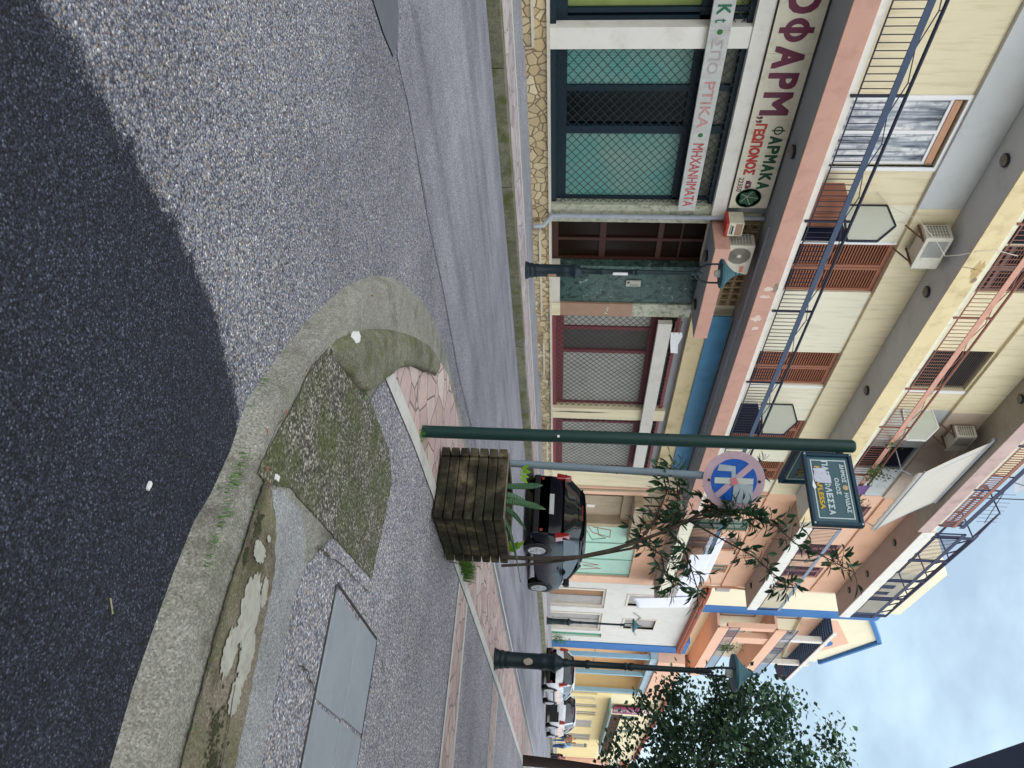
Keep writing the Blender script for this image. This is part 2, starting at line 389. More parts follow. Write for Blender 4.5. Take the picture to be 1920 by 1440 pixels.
# far pavement
m = MB().slab([(-30, 8.95), (110, 8.95), (110, 13.2), (-30, 13.2)], -.05, .165)
m.build('pavement', PEBF, kind='structure')
m = MB()
for i in range(70):
    a = -30+i*2; m.slab([(a, 8.87), (a+1.985, 8.87), (a+1.985, 9.06), (a, 9.06)], -.05, .17+random.uniform(-.006, .004))
m.build('kerb', CONC_MOSS, bev=.012, kind='structure')
m = MB().sheet([(-30, 9.1), (110, 9.1), (110, 10.2), (-30, 10.2)], .169); m.build('paving', PINKF, kind='structure')
m = MB().sheet([(-30, 10.2), (110, 10.2), (110, 10.34), (-30, 10.34)], .171); m.build('paving_edge', WHSTRIP, kind='structure')

# traffic island the camera looks over
OUT = [(2.24, -4), (2.24, .22), (2.225, .41), (2.235, .6), (2.245, .75), (2.27, .93), (2.32, 1.05), (2.36, 1.23), (2.37, 1.45), (2.49, 1.71), (2.74, 2.12), (3.03, 2.54), (3.39, 2.93), (3.73, 3.22), (4.15, 3.46), (4.58, 3.64), (4.86, 3.70), (5.35, 3.78), (6.05, 3.83), (6.6, 3.80), (9.7, 3.88), (12.3, 3.84), (16.4, 3.82), (23.5, 3.9), (40, 4), (110, 4.1), (110, -4)]
HI = .095
m = MB(); n = len(OUT)
top = [(x, y, gz(x, HI)) for x, y in OUT]
m.add(top+[(x-(.05 if x < 4.3 else 0), y+(.05 if x > 2.5 and y > 0 else 0), gz(x, -.03)) for x, y in OUT], [tuple(range(n))]+[(i, (i+1) % n, n+(i+1) % n, n+i) for i in range(n)])
m.build('pavement', CONC, kind='structure')
def sheet(name, pts, h, mat, r=0, st=.04): return MB().sheet(rough(pts, r, st) if r else pts, h).build(name, mat, kind='structure')
# pebble surface
sheet('pavement_surface', [(3.03, -4), (2.99, .33), (2.97, .67), (2.95, .93), (3.02, 1.09), (3.1, 1.14), (3.3, 1.32), (4.1, 1.41), (4.15, 1.75), (4.17, 2.06), (3.95, 2.16), (3.45, 2.17), (3.62, 2.46), (4.14, 2.6), (4.56, 2.66), (5.4, 2.74), (6.8, 2.7), (8.1, 2.66), (9.7, 2.68), (12.7, 2.75), (20, 2.9), (60, 3.1), (110, 3.2), (110, -4)], HI+.004, PEB, .008, .05)
sheet('moss_ground', [(2.71, 1.96), (2.59, 1.79), (2.50, 1.53), (2.38, 1.24), (2.36, 1.17), (2.46, 1.18), (2.68, 1.27), (3.26, 1.33), (4.08, 1.41), (4.14, 1.70), (4.17, 2.06), (3.98, 2.16), (3.40, 2.17), (2.89, 2.06)], HI+.0065, PEBM, .005, .02)
# stained gutter strip with splashes of white lime
sheet('stained_strip', [(2.40, -4), (2.39, .3), (2.38, .7), (2.41, 1.0), (2.43, 1.17), (2.5, 1.18), (2.62, 1.1), (2.72, .95), (2.76, .6), (2.8, .2), (2.84, -4)], HI+.0085, CONC_DIRT, .006, .02)
sheet('smooth_strip', [(2.84, -4), (2.8, .2), (2.76, .6), (2.72, .95), (2.62, 1.1), (2.5, 1.18), (2.6, 1.22), (2.85, 1.25), (2.98, 1.16), (3.03, 1.08), (2.98, .93), (3.0, .67), (3.03, .33), (3.06, -4)], HI+.006, CONC_BLUE, .009, .02)
random.seed(3)
def blob(cx, cy, rx, ry, n=26, jit=.25, rot=0):
    o = []
    for i in range(n):
        a = 2*pi*i/n; r = 1+random.uniform(-jit, jit); x = rx*r*cos(a); y = ry*r*sin(a)
        o.append((cx+x*cos(rot)-y*sin(rot), cy+x*sin(rot)+y*cos(rot)))
    return o
LIME = paint('spilled_lime', '#a3a39b', .85, .16, 14, dirt='#857d70', dirtamt=.95, bs=.6)
for cx, cy, rx, ry, ro in ((2.58, .76, .085, .12, .1), (2.64, .62, .06, .09, .2), (2.5, .60, .05, .08, 0), (2.63, .49, .045, .06, .1), (2.53, .95, .055, .035, 0), (2.58, 1.02, .02, .012, 0), (2.66, .85, .03, .05, .3)):
    sheet('lime_splash', blob(cx, cy, rx, ry, rot=ro, jit=.16, n=46), HI+.012+random.uniform(0, .003), LIME)
MOSSD = paint('dark_moss_stain', '#3b3e28', .95, .3, 25, bs=.8)
# manhole cover of four slabs
mh = thing('manhole_cover', 'rectangular grey concrete manhole cover of four slabs sunk in the pebble pavement', 'manhole cover', (3.96, .6, gz(3.96, HI)))
for a, b, c, d in ((3.51, 3.97, .665, 1.14), (3.985, 4.41, .675, 1.165), (3.51, 3.965, .1, .648), (3.98, 4.42, .11, .655)):
    MB().slab([(a, c), (b, c), (b, d), (a, d)], HI+.0, HI+.012).build('slab', MANH, mh, bev=.004)
fr = MB()
for a, b, c, d in ((3.485, 3.5, .06, 1.17), (4.43, 4.445, .06, 1.17), (3.505, 4.428, 1.172, 1.187)): fr.slab([(a, c), (b, c), (b, d), (a, d)], HI, HI+.008)
fr.build('frame', paint('dark_joint', '#3a3a38', .9, .3, 12), mh)
# strips of pale stone and pink slate across the pavement
def strip(pa, pb, h, mat, name='paving_strip'): sheet(name, pa+pb[::-1], h, mat)
L1 = [(3.61, 2.43), (4.04, 2.47), (4.56, 2.52), (5.4, 2.56), (6.8, 2.55), (8.0, 2.58), (9.6, 2.62), (12.6, 2.68), (20, 2.75), (60, 3)]
L2 = [(x+.03, y+.13) for x, y in L1]
strip(L1, L2, HI+.012, WHSTRIP, 'paving_edge')
sheet('paving', [(x, y) for x, y in L2]+[(60, 3.95), (23.5, 3.8), (16.4, 3.72), (12.3, 3.74), (9.7, 3.76), (6.6, 3.68), (6.05, 3.7), (5.4, 3.68), (5.05, 3.55), (4.8, 3.3), (4.5, 3.08), (4.14, 2.88), (3.79, 2.62)], HI+.008, PINK)
sheet('paving', [(7.42, -4), (7.40, .9), (7.36, 1.8), (7.35, 2.545), (7.96, 2.56), (8.05, 1.9), (8.15, 1.0), (8.2, -4)], HI+.008, PINK)
strip([(7.31, -4), (7.3, 2.54)], [(7.42, -4), (7.40, 2.54)], HI+.010, WHSTRIP, 'paving_edge')
strip([(8.14, -4), (8.1, 1.2), (7.98, 2.56)], [(8.26, -4), (8.22, 1.2), (8.09, 2.56)], HI+.010, WHSTRIP, 'paving_edge')
sheet('paving', [(11.9, -4), (11.8, 2.6), (12.6, 2.63), (12.8, -4)], HI+.008, PINK)
for x in (11.75, 12.65): strip([(x, -4), (x-.1, 2.6)], [(x+.1, -4), (x, 2.6)], HI+.010, WHSTRIP, 'paving_edge')
# cracks
CR = paint('crack_dirt', '#44433b', .95, .3, 20)
def crack(pts, wd, h):
    o1 = []; o2 = []
    for i, (x, y) in enumerate(pts):
        c, d = pts[min(i+1, len(pts)-1)]; e, f = pts[max(i-1, 0)]; L = math.hypot(c-e, d-f) or 1; nx, ny = -(d-f)/L, (c-e)/L
        j = random.uniform(-1, 1)*wd*1.5; ww = wd*random.uniform(.3, 1.2); x += nx*j; y += ny*j
        o1.append((x-nx*ww, y-ny*ww)); o2.append((x+nx*ww, y+ny*ww))
    sheet('crack', o1+o2[::-1], h, CR)
def dens(pts, k=5):
    o = []
    for (a, b), (c, d) in zip(pts[:-1], pts[1:]):
        for i in range(k): t = i/k; o.append((a+(c-a)*t, b+(d-b)*t))
    return o+[pts[-1]]
crack(dens([(2.34, 1.17), (2.36, 1.24), (2.40, 1.39), (2.50, 1.53), (2.52, 1.67), (2.59, 1.79), (2.70, 1.97)]), .0025, HI+.014)
crack(dens([(2.42, 1.16), (2.4, .95), (2.38, .8), (2.385, .5), (2.37, .2)], 12), .003, HI+.014)
crack(dens([(3.5, 1.15), (3.3, 1.22), (3.15, 1.22)]), .004, HI+.013)
crack(dens([(3.48, .68), (3.3, .74), (3.18, .73)]), .004, HI+.013)
crack(dens([(4.45, 1.15), (4.6, 1.1), (4.9, 1.0)]), .003, HI+.013)
crack(dens([(3.1, 1.2), (3.5, 1.27), (4.05, 1.33)], 14), .004, HI+.012)
crack(dens([(2.82, 4.31), (3.30, 4.46), (4.23, 4.39), (5.18, 4.40), (6.43, 4.38), (8, 4.5)], 10), .003, .012)
crack(dens([(2.6, .52), (2.66, .3), (2.68, .05)]), .004, HI+.016)
# rounded raised kerb at the nose of the island
o_ = [(2.74, 1.99), (2.80, 2.09), (2.99, 2.27), (3.25, 2.50), (3.64, 2.79), (4.17, 3.13), (4.61, 3.36), (4.86, 3.42), (4.96, 3.40)]
i_ = [(2.78, 1.97), (3.05, 2.05), (3.30, 2.13), (3.62, 2.44), (3.80, 2.62), (4.14, 2.88), (4.52, 3.10), (4.78, 3.26), (4.92, 3.33)]
def resamp(P, n):
    P = [Vector((a, b, 0)) for a, b in P]; o = []
    for i in range(n):
        t = i/(n-1)*(len(P)-1); k = min(int(t), len(P)-2); f = t-k
        p0 = P[max(k-1, 0)]; p1 = P[k]; p2 = P[k+1]; p3 = P[min(k+2, len(P)-1)]
        o.append(.5*((2*p1)+(p2-p0)*f+(2*p0-5*p1+4*p2-p3)*f*f+(3*p1-p0-3*p2+p3)*f**3))
    return o
NA = 150; A = resamp(o_, NA); B = resamp(i_, NA); m = MB(); prof = [(0, 0), (.04, .07), (.09, .11), (.17, .135), (.3, .145), (.5, .145), (.75, .135), (.93, .115), (.98, .09), (1.0, .05), (1.0, -.01)]
vs = []
from mathutils import noise as mnoise
for i in range(NA):
    t = i/(NA-1); k = min(1, t/.22)*min(1, (1-t)/.16); k = k*k*(3-2*k)
    for s_, z in prof:
        p = A[i].lerp(B[i], s_); j = mnoise.noise(Vector((p.x*6, p.y*6, 1)))*.02+mnoise.noise(Vector((p.x*25, p.y*25, 4)))*.008+mnoise.noise(Vector((p.x*25, p.y*25, 4)))*.006
        vs.append((p.x, p.y, gz(p.x, HI-.005+(z+j)*(.10+.36*k)*1.0)))
q = len(prof)
m.add(vs, [(i*q+j, i*q+j+1, (i+1)*q+j+1, (i+1)*q+j) for i in range(NA-1) for j in range(q-1)])
m.build('kerb', concrete('worn_mossy_kerb', '#7f7f72', .75, .6, white=.5, sc_=1.6), smooth=True, kind='structure')

# grass growing along the kerb joints (uncountable)
def blades(m, cx, cy, z, n, h, spread, w=.006):
    for _ in range(n):
        a = random.uniform(0, 2*pi); r = random.uniform(0, spread); x = cx+r*cos(a); y = cy+r*sin(a)
        hh = h*random.uniform(.5, 1.1); d = random.uniform(0, 2*pi); l = hh*random.uniform(.2, .9)
        px, py = -sin(d)*w/2, cos(d)*w/2; dx, dy = cos(d)*l, sin(d)*l
        m.add([(x-px, y-py, z), (x+px, y+py, z), (x+px*.7+dx*.4, y+py*.7+dy*.4, z+hh*.7), (x-px*.7+dx*.4, y-py*.7+dy*.4, z+hh*.7), (x+dx, y+dy, z+hh)], [(0, 1, 2, 3), (3, 2, 4)])
GR = paint('grass_green', '#4a7a2c', .6, .4, 8)
m = MB(); random.seed(11)
for i in range(3, 17):
    (ax, ay), (bx, by) = OUT[i], OUT[i+1]
    for k in range(12):
        t = random.random(); x = ax+(bx-ax)*t; y = ay+(by-ay)*t
        if mnoise.noise(Vector((x*5, y*5, 0))) > -.05: blades(m, x-.015, y+.01, gz(x, 0), 6, .03, .02, .004)
for k in range(60): blades(m, 2.24+random.uniform(-.01, .05), random.uniform(.75, 1.2), gz(2.2, .07), 3, .035, .02, .003)
for k in range(30): y = random.uniform(.2, 1.1); blades(m, 2.4, y, gz(2.4, HI), 2, .02, .01, .003)
blades(m, 3.3, 2.12, gz(3.3, HI), 40, .03, .05, .003); blades(m, 4.72, 2.7, gz(4.7, HI), 60, .06, .06, .004)
g = m.build('grass', GR); tag(g, 'short bright grass growing in the joints along the island kerb', 'grass'); g['kind'] = 'stuff'

# dark and mossy stains with shapes of their own
for i, (cx, cy, rx, ry) in enumerate(((2.55, .38, .07, .09), (2.47, 1.02, .03, .05), (2.44, .9, .018, .03), (2.6, .28, .08, .06))):
    m = MB(); rs = random.Random(i)
    for k in range(150):
        a = rs.uniform(0, 6.28); r = abs(rs.gauss(0, .6)); x = cx+rx*r*cos(a); y = cy+ry*r*sin(a); q = rs.uniform(.002, .008)
        m.sheet([(x+q*cos(b)*rs.uniform(.6, 1.2), y+q*sin(b)*rs.uniform(.6, 1.2)) for b in (0, 1.05, 2.1, 3.14, 4.2, 5.2)], HI+.0105+k*.00001)
    o = m.build('moss_stain', MOSSD); o['kind'] = 'structure'
# ---------------------------------------------------------------- building 1 : long apartment block with shops
YF = 12.2; YB = 11.15
CREAM = paint('cream_wall_paint', '#d9ceaf', .8, .05, .8, dirt='#8f8468', dirtamt=.5, streak=True)
CREAML = paint('pale_wall_paint', '#dcd8c4', .8, .05, .8, dirt='#98917e', dirtamt=.5, streak=True)
YEL = paint('yellow_fascia_paint', '#d5c49b', .8, .06, 1, dirt='#8a7550', dirtamt=.6)
PINKP = paint('salmon_fascia_paint', '#bf9484', .75, .06, 1.2, dirt='#8f7468', dirtamt=.6)
GREYP = paint('grey_soffit_paint', '#bfc3c4', .85, .06, .7, dirt='#87898a', dirtamt=.4)
GREYS = paint('dark_grey_soffit', '#8d9093', .85, .08, .8)
WHITE = paint('white_plaster', '#dcd9d2', .75, .04, 2, dirt='#a8a196', dirtamt=.4)
CAPM = paint('marble_sill', '#c7c2b6', .5, .06, 4, dirt='#8f897b', dirtamt=.4)
NAVYM = metal_paint('dark_green_blue_metal', '#142733', .4)
REDM = metal_paint('dark_red_metal', '#7a3b40', .5)
BROWNM = metal_paint('brown_shutter_wood', '#93604b', .55)
BROWND = metal_paint('dark_door_wood', '#3a1f17', .4)
DKGLASS = glossy('dark_glass', '#06090b', .2, 0, .12)
CURTG = paint('teal_blind', '#5fa39b', .7, .05, 3)
RAILB = metal_paint('blue_grey_rail_paint', '#3d4b63', .45)
RAILD = metal_paint('dark_rail_metal', '#232838', .45)
RAILR = metal_paint('brown_rail_paint', '#8a5c50', .5)
RAILP = metal_paint('pink_rail_paint', '#c39280', .5)
RAILN = metal_paint('navy_rail_metal', '#2b2f4c', .45)
NAVYP = metal_paint('navy_panel', '#121a33', .5)
FROST = paint('frosted_glass', '#c3cac2', .25, .03, 2, spec=.6)
def marble(name, stops, s, dist=1.6, rough=.25):
    m, nt, b = newmat(name); setb(b, rough, 0, .4); n = nt.nodes.new('ShaderNodeTexNoise'); n.inputs['Scale'].default_value = s; n.inputs['Detail'].default_value = 9; n.inputs['Roughness'].default_value = .68; n.inputs['Distortion'].default_value = dist
    nt.links.new(coords(nt), n.inputs['Vector']); nt.links.new(ramp(nt, n.outputs[0], stops), b.inputs['Base Color']); return m
TERR = marble('green_marble', [(.3, '#121b1b'), (.44, '#2b3d3b'), (.52, '#476058'), (.57, '#22302f'), (.68, '#7b9488')], 3.4)
MARBLE = marble('pale_speckled_marble', [(.33, '#5c6557'), (.45, '#9c9f8c'), (.6, '#b7b5a3'), (.7, '#848978')], 9, .6, .4)
TILEB = paint('brown_tile', '#9a7b66', .45, .1, 4)
GREYMET = metal_paint('grey_pipe', '#9aa0ab', .5)
B = thing('apartment_building', 'long cream apartment block with shops below and railed balconies, beyond the street', 'building', (9, YF+4, .2))
X0, X1 = -6.0, 24.45
# back mass behind the facade
m = MB().box(X0, X1, YF+.9, YF+10, .2, 16.2); m.build('wall', CREAM, B)
# podium of stone with sill
m = MB().box(X0, X1, YF-.02, YF+.9, .05, .60); m.build('podium', PODIUM, B)
m = MB().box(X0, X1, YF-.07, YF+.9, .602, .655); m.build('sill', CAPM, B)
for a, b in ((X0, 7.62), (11.9, 14.75), (15.9, 17.4), (20.5, 22.4)):
    s_ = MB().box(a, b, YF-.32, YF-.022, .05, gz(a, 0)+.30 if a > 0 else .36); st = s_.build('step', PODIUM, B)
    MB().box(a-.01, b+.01, YF-.34, YF-.024, (gz(a, 0)+.30 if a > 0 else .36)+.002, (gz(a, 0)+.33 if a > 0 else .39)+.002).build('tread', CAPM, st)
# ground-floor wall pieces (between the openings)
def wallpiece(a, b, z0, z1, mat, y=YF, dep=.9, name='wall'): return MB().box(a, b, y, YF+dep, z0, z1).build(name, mat, B)
wallpiece(7.44, 7.83, .657, 3.99, WHITE, YF-.06, name='pillar')
wallpiece(11.41, 11.90, .657, 4.0, MARBLE, YF-.02, name='pillar')
wallpiece(13.32, 14.61, .85, 4.03, TERR, YF+.02); wallpiece(13.32, 14.61, .657, .848, CAPM, YF)
wallpiece(14.612, 15.08, .86, 2.62, TILEB, YF-.03, name='pillar'); wallpiece(14.612, 15.08, 2.622, 4.03, MARBLE, YF-.02); wallpiece(14.612, 15.08, .657, .858, CREAM, YF-.04)
wallpiece(19.41, 19.97, .657, 3.95, CREAM, YF-.05, name='pillar'); wallpiece(23.42, X1, .06, 5.09, CREAM, YF-.04, name='pillar')
wallpiece(X0, 11.62, 3.992, 4.27, WHITE, YF-.09, name='beam'); wallpiece(X0, 11.62, 4.272, 5.09, GREYS, YF)
wallpiece(11.62, 15.08, 4.032, 5.09, CREAML, YF+.12)
wallpiece(15.08, 23.42, 3.86, 4.08, GREYS, YF+.1); wallpiece(15.08, 23.42, 4.082, 4.55, YEL, YF-.06, name='beam'); wallpiece(15.08, 23.42, 4.552, 5.09, CREAML, YF)
# pierced blocks above the entrance
def blocks():
    fr = MB(); n = 12; w = (14.62-11.92)/n; zz = 4.40; k = 3; hh = .232
    for i in range(n):
        for j in range(k):
            x = 11.92+i*w; z = zz+j*hh; y0, y1 = YF-.005, YF+.118
            t = .028
            fr.box(x, x+t, y0, y1, z, z+hh-.001); fr.box(x+w-t, x+w-.001, y0, y1, z, z+hh-.001)
            fr.box(x+t, x+w-t, y0+.002, y1, z, z+t); fr.box(x+t, x+w-t, y0+.002, y1, z+hh-t, z+hh-.002)
            cx, cz = x+w/2, z+hh/2; pts = []
            for q in range(17):
                a = 2*pi*q/16; r = .062*(1+.28*cos(2*a)); pts.append((cx+r*cos(a+pi/2), YF+.01, cz+r*1.0*sin(a+pi/2)))
            fr.tube(pts, .008, 5, False)
            fr.box(cx-.006, cx+.006, y0+.004, y0+.03, z+t, z+t+.04); fr.box(cx-.006, cx+.006, y0+.004, y0+.03, z+hh-t-.04, z+hh-t)
    return fr
blocks().build('vent_blocks', paint('vent_block_paint', '#a08f72', .8, .1, 3), B)
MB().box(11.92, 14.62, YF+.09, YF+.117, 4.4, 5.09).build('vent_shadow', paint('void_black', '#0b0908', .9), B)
# shop openings ------------------------------------------------
def diamond(x0, x1, z0, z1, y, dx, dz, r, name, mat, par):
    m = MB(); k = dz/dx
    W, H = x1-x0, z1-z0
    def clip(xa, za, sgn):
        # line z = za + sgn*k*(x-xa), clipped
        pts = []
        for X in (x0, x1):
            Z = za+sgn*k*(X-xa)
            if z0 <= Z <= z1: pts.append((X, Z))
        for Z in (z0, z1):
            X = xa+sgn*(Z-za)/k
            if x0 < X < x1: pts.append((X, Z))
        return pts[:2] if len(pts) >= 2 else None
    n = int(W/dx+H/dz)+3
    for i in range(-1, n):
        for sgn in (1, -1):
            xa = x0+i*dx-(H/k if sgn > 0 else 0)
            p = clip(xa, z0, sgn)
            if p:
                (a, b), (c, d) = p; L = math.hypot(c-a, d-b)
                if L > .02: m.bar((a, y+sgn*r*.5, b), (c, y+sgn*r*.5, d), r*2, r*1.2, up=(0, 1, 0))
    return m.build(name, mat, par)
def shopfront(x0, x1, z0, z1, mat, panes, grill=True, y=YF, zt=3.12, gmat=None, transm=None):
    f = MB(); d0, d1 = y+.16, y+.26
    f.box(x0, x1, y+.06, d1, z0, z0+.10)                                 # bottom rail
    f.box(x0, x1, d0, d1, z0+.10, z0+.29); f.box(x0, x1, d0, d1, zt+.02, zt+.30); f.box(x0, x1, y+.05, d1, z1-.09, z1)
    f.box(x0, x0+.08, d0, d1, z0+.29, z1-.09); f.box(x1-.08, x1, d0, d1, z0+.29, z1-.09)
    for px in panes['posts']: f.box(px[0], px[1], d0-.01, d1-.01, z0+.29, z1-.09)
    fo = f.build('shop_frame', mat, B)
    for a, b, c, d, mt, yy in panes['fill']: MB().box(a, b, yy, yy+.02, c, d).build('pane', mt, fo)
    if grill:
        g = diamond(x0+.03, x1-.03, z0+.10, z1-.07, y+.045, .2, .17, .0058, 'wire_grille', gmat or NAVYM, B)
corr, nt_, b_ = newmat('shaded_rib_teal'); setb(b_, .55, 0, .5)
v_ = coords(nt_); sx = nt_.nodes.new('ShaderNodeSeparateXYZ'); nt_.links.new(v_, sx.inputs[0])
wv = mul(nt_, mul(nt_, sx.outputs['X'], 2*pi/.035), 0, 'SINE') if False else None
si = nt_.nodes.new('ShaderNodeMath'); si.operation = 'SINE'; nt_.links.new(mul(nt_, sx.outputs['X'], 2*pi/.03), si.inputs[0])
cc = ramp(nt_, mul(nt_, mul(nt_, si.outputs[0], .5), .5, 'ADD'), [(0, '#35716d'), (1, '#6fb3ab')])  # rib light and shade put into colour bands; the pane stays flat
cc = mixc(nt_, ramp(nt_, noise(nt_, v_, .9, 3), [(.35, (0, 0, 0)), (.75, (.75,)*3)]), cc, '#90a191')
nt_.links.new(cc, b_.inputs['Base Color'])
GRYBL = paint('grey_blind', '#a6a59e', .7, .08, 2, dirt='#7d7a72', dirtamt=.5)
GRYBD = paint('dark_grey_blind', '#4e4a45', .7, .1, 3)
KHAKI = paint('dusty_pane', '#56564a', .35, .2, 4, dirt='#8c8760', dirtamt=.6)
OLIVE = paint('olive_interior', '#7c8a4e', .7, .2, 1.2)
OLIVD = paint('dark_olive_interior', '#2f3312', .7, .3, 2)
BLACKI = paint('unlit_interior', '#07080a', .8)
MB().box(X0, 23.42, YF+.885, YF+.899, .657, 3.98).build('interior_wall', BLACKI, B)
shopfront(7.83, 11.41, .657, 3.99, NAVYM, {'posts': [(8.68, 8.80), (9.56, 9.74)],
    'fill': [(7.91, 8.68, .95, 3.14, corr, YF+.20), (9.74, 11.33, .95, 3.14, corr, YF+.20), (8.80, 9.56, .95, 3.14, DKGLASS, YF+.22), (8.95, 9.4, 1.9, 3.1, OLIVD, YF+.5), (7.91, 8.68, 3.42, 3.9, KHAKI, YF+.2), (8.8, 9.56, 3.42, 3.9, KHAKI, YF+.2), (9.74, 11.33, 3.42, 3.9, KHAKI, YF+.2)]})
shopfront(3.5, 7.44, .657, 3.99, NAVYM, {'posts': [(7.22, 7.3), (5.6, 5.75)],
    'fill': [(3.58, 7.22, .95, 3.14, OLIVE, YF+.22), (5.8, 6.98, 1.9, 2.9, BLACKI, YF+.21), (3.58, 7.36, 3.42, 3.9, OLIVE, YF+.21)]}, grill=False)
diamond(3.5, 7.42, 3.4, 3.95, YF+.04, .2, .17, .0058, 'wire_grille', NAVYM, B)
wallpiece(X0, 3.5, .657, 3.99, CREAML, YF-.03)
shopfront(15.08, 19.41, .657, 3.86, REDM, {'posts': [(15.75, 15.87), (16.76, 16.88)],
    'fill': [(15.16, 15.75, .95, 3.14, GRYBL, YF+.2), (16.88, 19.33, .95, 3.14, GRYBL, YF+.2), (15.87, 16.76, .95, 3.14, GRYBD, YF+.22), (15.16, 19.33, 3.42, 3.77, KHAKI, YF+.265)]}, gmat=metal_paint('grille_dark', '#2c3136'))
shopfront(19.97, 23.42, .657, 3.86, REDM, {'posts': [(20.42, 20.5), (21.1, 21.2)],
    'fill': [(20.05, 20.42, .95, 3.14, GRYBL, YF+.2), (20.5, 21.1, .95, 3.14, GRYBL, YF+.2), (21.2, 23.34, .95, 3.14, GRYBL, YF+.2), (20.05, 23.34, 3.42, 3.77, KHAKI, YF+.265)]}, gmat=metal_paint('grille_dark', '#2c3136'))
# entrance door with two leaves and dark transoms
dr = MB(); y0 = YF+.22
dr.box(11.9, 13.32, y0, y0+.08, .657, .80)
for a, b in ((11.9, 11.98), (12.62, 12.7), (13.24, 13.32)): dr.box(a, b, y0, y0+.08, .80, 4.03)
for z0, z1 in ((1.72, 1.86), (3.0, 3.12), (3.5, 3.54)):
    for a, b in ((11.98, 12.62), (12.7, 13.24)): dr.box(a, b, y0+.004, y0+.076, z0, z1)
do = dr.build('entrance_door', BROWND, B, bev=.006)
for a, b in ((11.98, 12.62), (12.7, 13.24)):
    MB().box(a, b, y0+.05, y0+.06, .80, 4.03).build('pane', glossy('brown_glass', '#1d120c', .2, 0, .12), do)
# canopy over the entrance
cn = MB().box(11.81, 14.82, 11.35, YF+.11, 4.045, 4.36).build('canopy', PINKP, B, bev=.008)
MB().box(11.83, 14.8, 11.37, YF+.1, 4.038, 4.043).build('soffit', GREYS, cn)
# downpipe
m = MB().tube([(11.66, YF-.42, .3), (11.66, YF-.40, .5), (11.66, YF-.12, .66), (11.66, YF-.10, .8), (11.66, YF-.10, 4.3), (11.66, YF-.10, 5.08)], .048, 12)
for z in (1.1, 2.7, 4.2): m.lathe([(.056, -.02), (.056, .02)], (11.66, YF-.10, z), 12)
m.build('downpipe', GREYMET, B, smooth=True)
# balcony slabs ---------------------------------------------------
def balcony(par, x0, x1, yb, zb, zt, mats, strip_h=.13, under=None, name='balcony_slab'):
    o = MB().box(x0, x1, yb, YF+.2, zb, zt).build(name, mats[0], par, bev=.006)
    MB().box(x0+.03, x1-.03, yb+.03, YF+.18, zb-.004, zb+.001).build('soffit', mats[1], o)
    MB().box(x0, x1, yb+.05, yb+.17, zt+.001, zt+strip_h).build('kerb_strip', mats[2], o, bev=.004)
    return o
balcony(B, X0, X1, 11.12, 5.10, 5.49, (PINKP, GREYS, WHITE))
balcony(B, X0, X1, 11.12, 8.92, 9.37, (YEL, GREYP, CREAML))
balcony(B, X0, X1+.4, 11.12, 12.87, 13.30, (paint('stained_pink_fascia', '#b9a09b', .8, .1, 1.3, dirt='#7c6a68', dirtamt=.7), paint('dirty_soffit', '#a09a90', .85, .15, .9, dirt='#8a8266', dirtamt=.6), CREAML))
MB().box(11.4, 21, 11.55, 11.6, 5.05, 5.093).build('conduit', GREYMET, B)
# upper walls with openings
def wall_row(par, x0, x1, z0, z1, ops, mat, y=YF, dep=.9):
    """ops: (a,b,c,d) openings sorted by a"""
    x = x0; k = 0
    for a, b, c, d in ops:
        if a > x: MB().box(x, a, y, YF+dep, z0, z1).build('wall', mat, par)
        if c > z0: MB().box(a, b, y, YF+dep, z0, c).build('wall', mat, par)
        if d < z1: MB().box(a, b, y, YF+dep, d, z1).build('wall', mat, par)
        x = b
    if x < x1: MB().box(x, x1, y, YF+dep, z0, z1).build('wall', mat, par)
SH1 = (12.47, 14.04); SH2 = (16.40, 17.90); SH3 = (19.75, 21.0); SH4 = (22.3, 23.6)
wall_row(B, X0, 11.36, 5.49, 8.05, [(8.84, 10.36, 5.55, 7.98)], CREAM)
wall_row(B, 11.36, X1, 5.49, 8.05, [(a, b, 5.55, 8.049) for a, b in (SH1, SH2, SH3, SH4)], CREAML)
MB().box(X0, 11.36, YF-.09, YF+.9, 8.052, 8.915).build('beam', GREYP, B, bev=.01); MB().box(11.362, X1, YF-.09, YF+.9, 8.052, 8.915).build('beam', CREAM, B, bev=.01)
S2A = (12.45, 13.95); S2W = (16.18, 17.96); S2N = (21.1, 22.5)
wall_row(B, X0, 11.36, 9.37, 11.80, [], CREAM)
wall_row(B, 11.36, 18.95, 9.37, 11.80, [(S2A[0], S2A[1], 9.42, 11.75), (S2W[0], S2W[1], 9.42, 11.74)], CREAM)
wall_row(B, 18.95, X1, 9.37, 11.80, [(S2N[0], S2N[1], 9.42, 11.72)], GREYP)
PKBEAM = paint('pinkish_grey_beam', '#bfae9f', .85, .08, .8, dirt='#8d8270', dirtamt=.5)
MB().box(X0, 18.95, YF-.09, YF+.9, 11.802, 12.865).build('beam', CREAM, B, bev=.01); MB().box(18.952, X1, YF-.09, YF+.9, 11.802, 12.865).build('beam', PKBEAM, B, bev=.01)
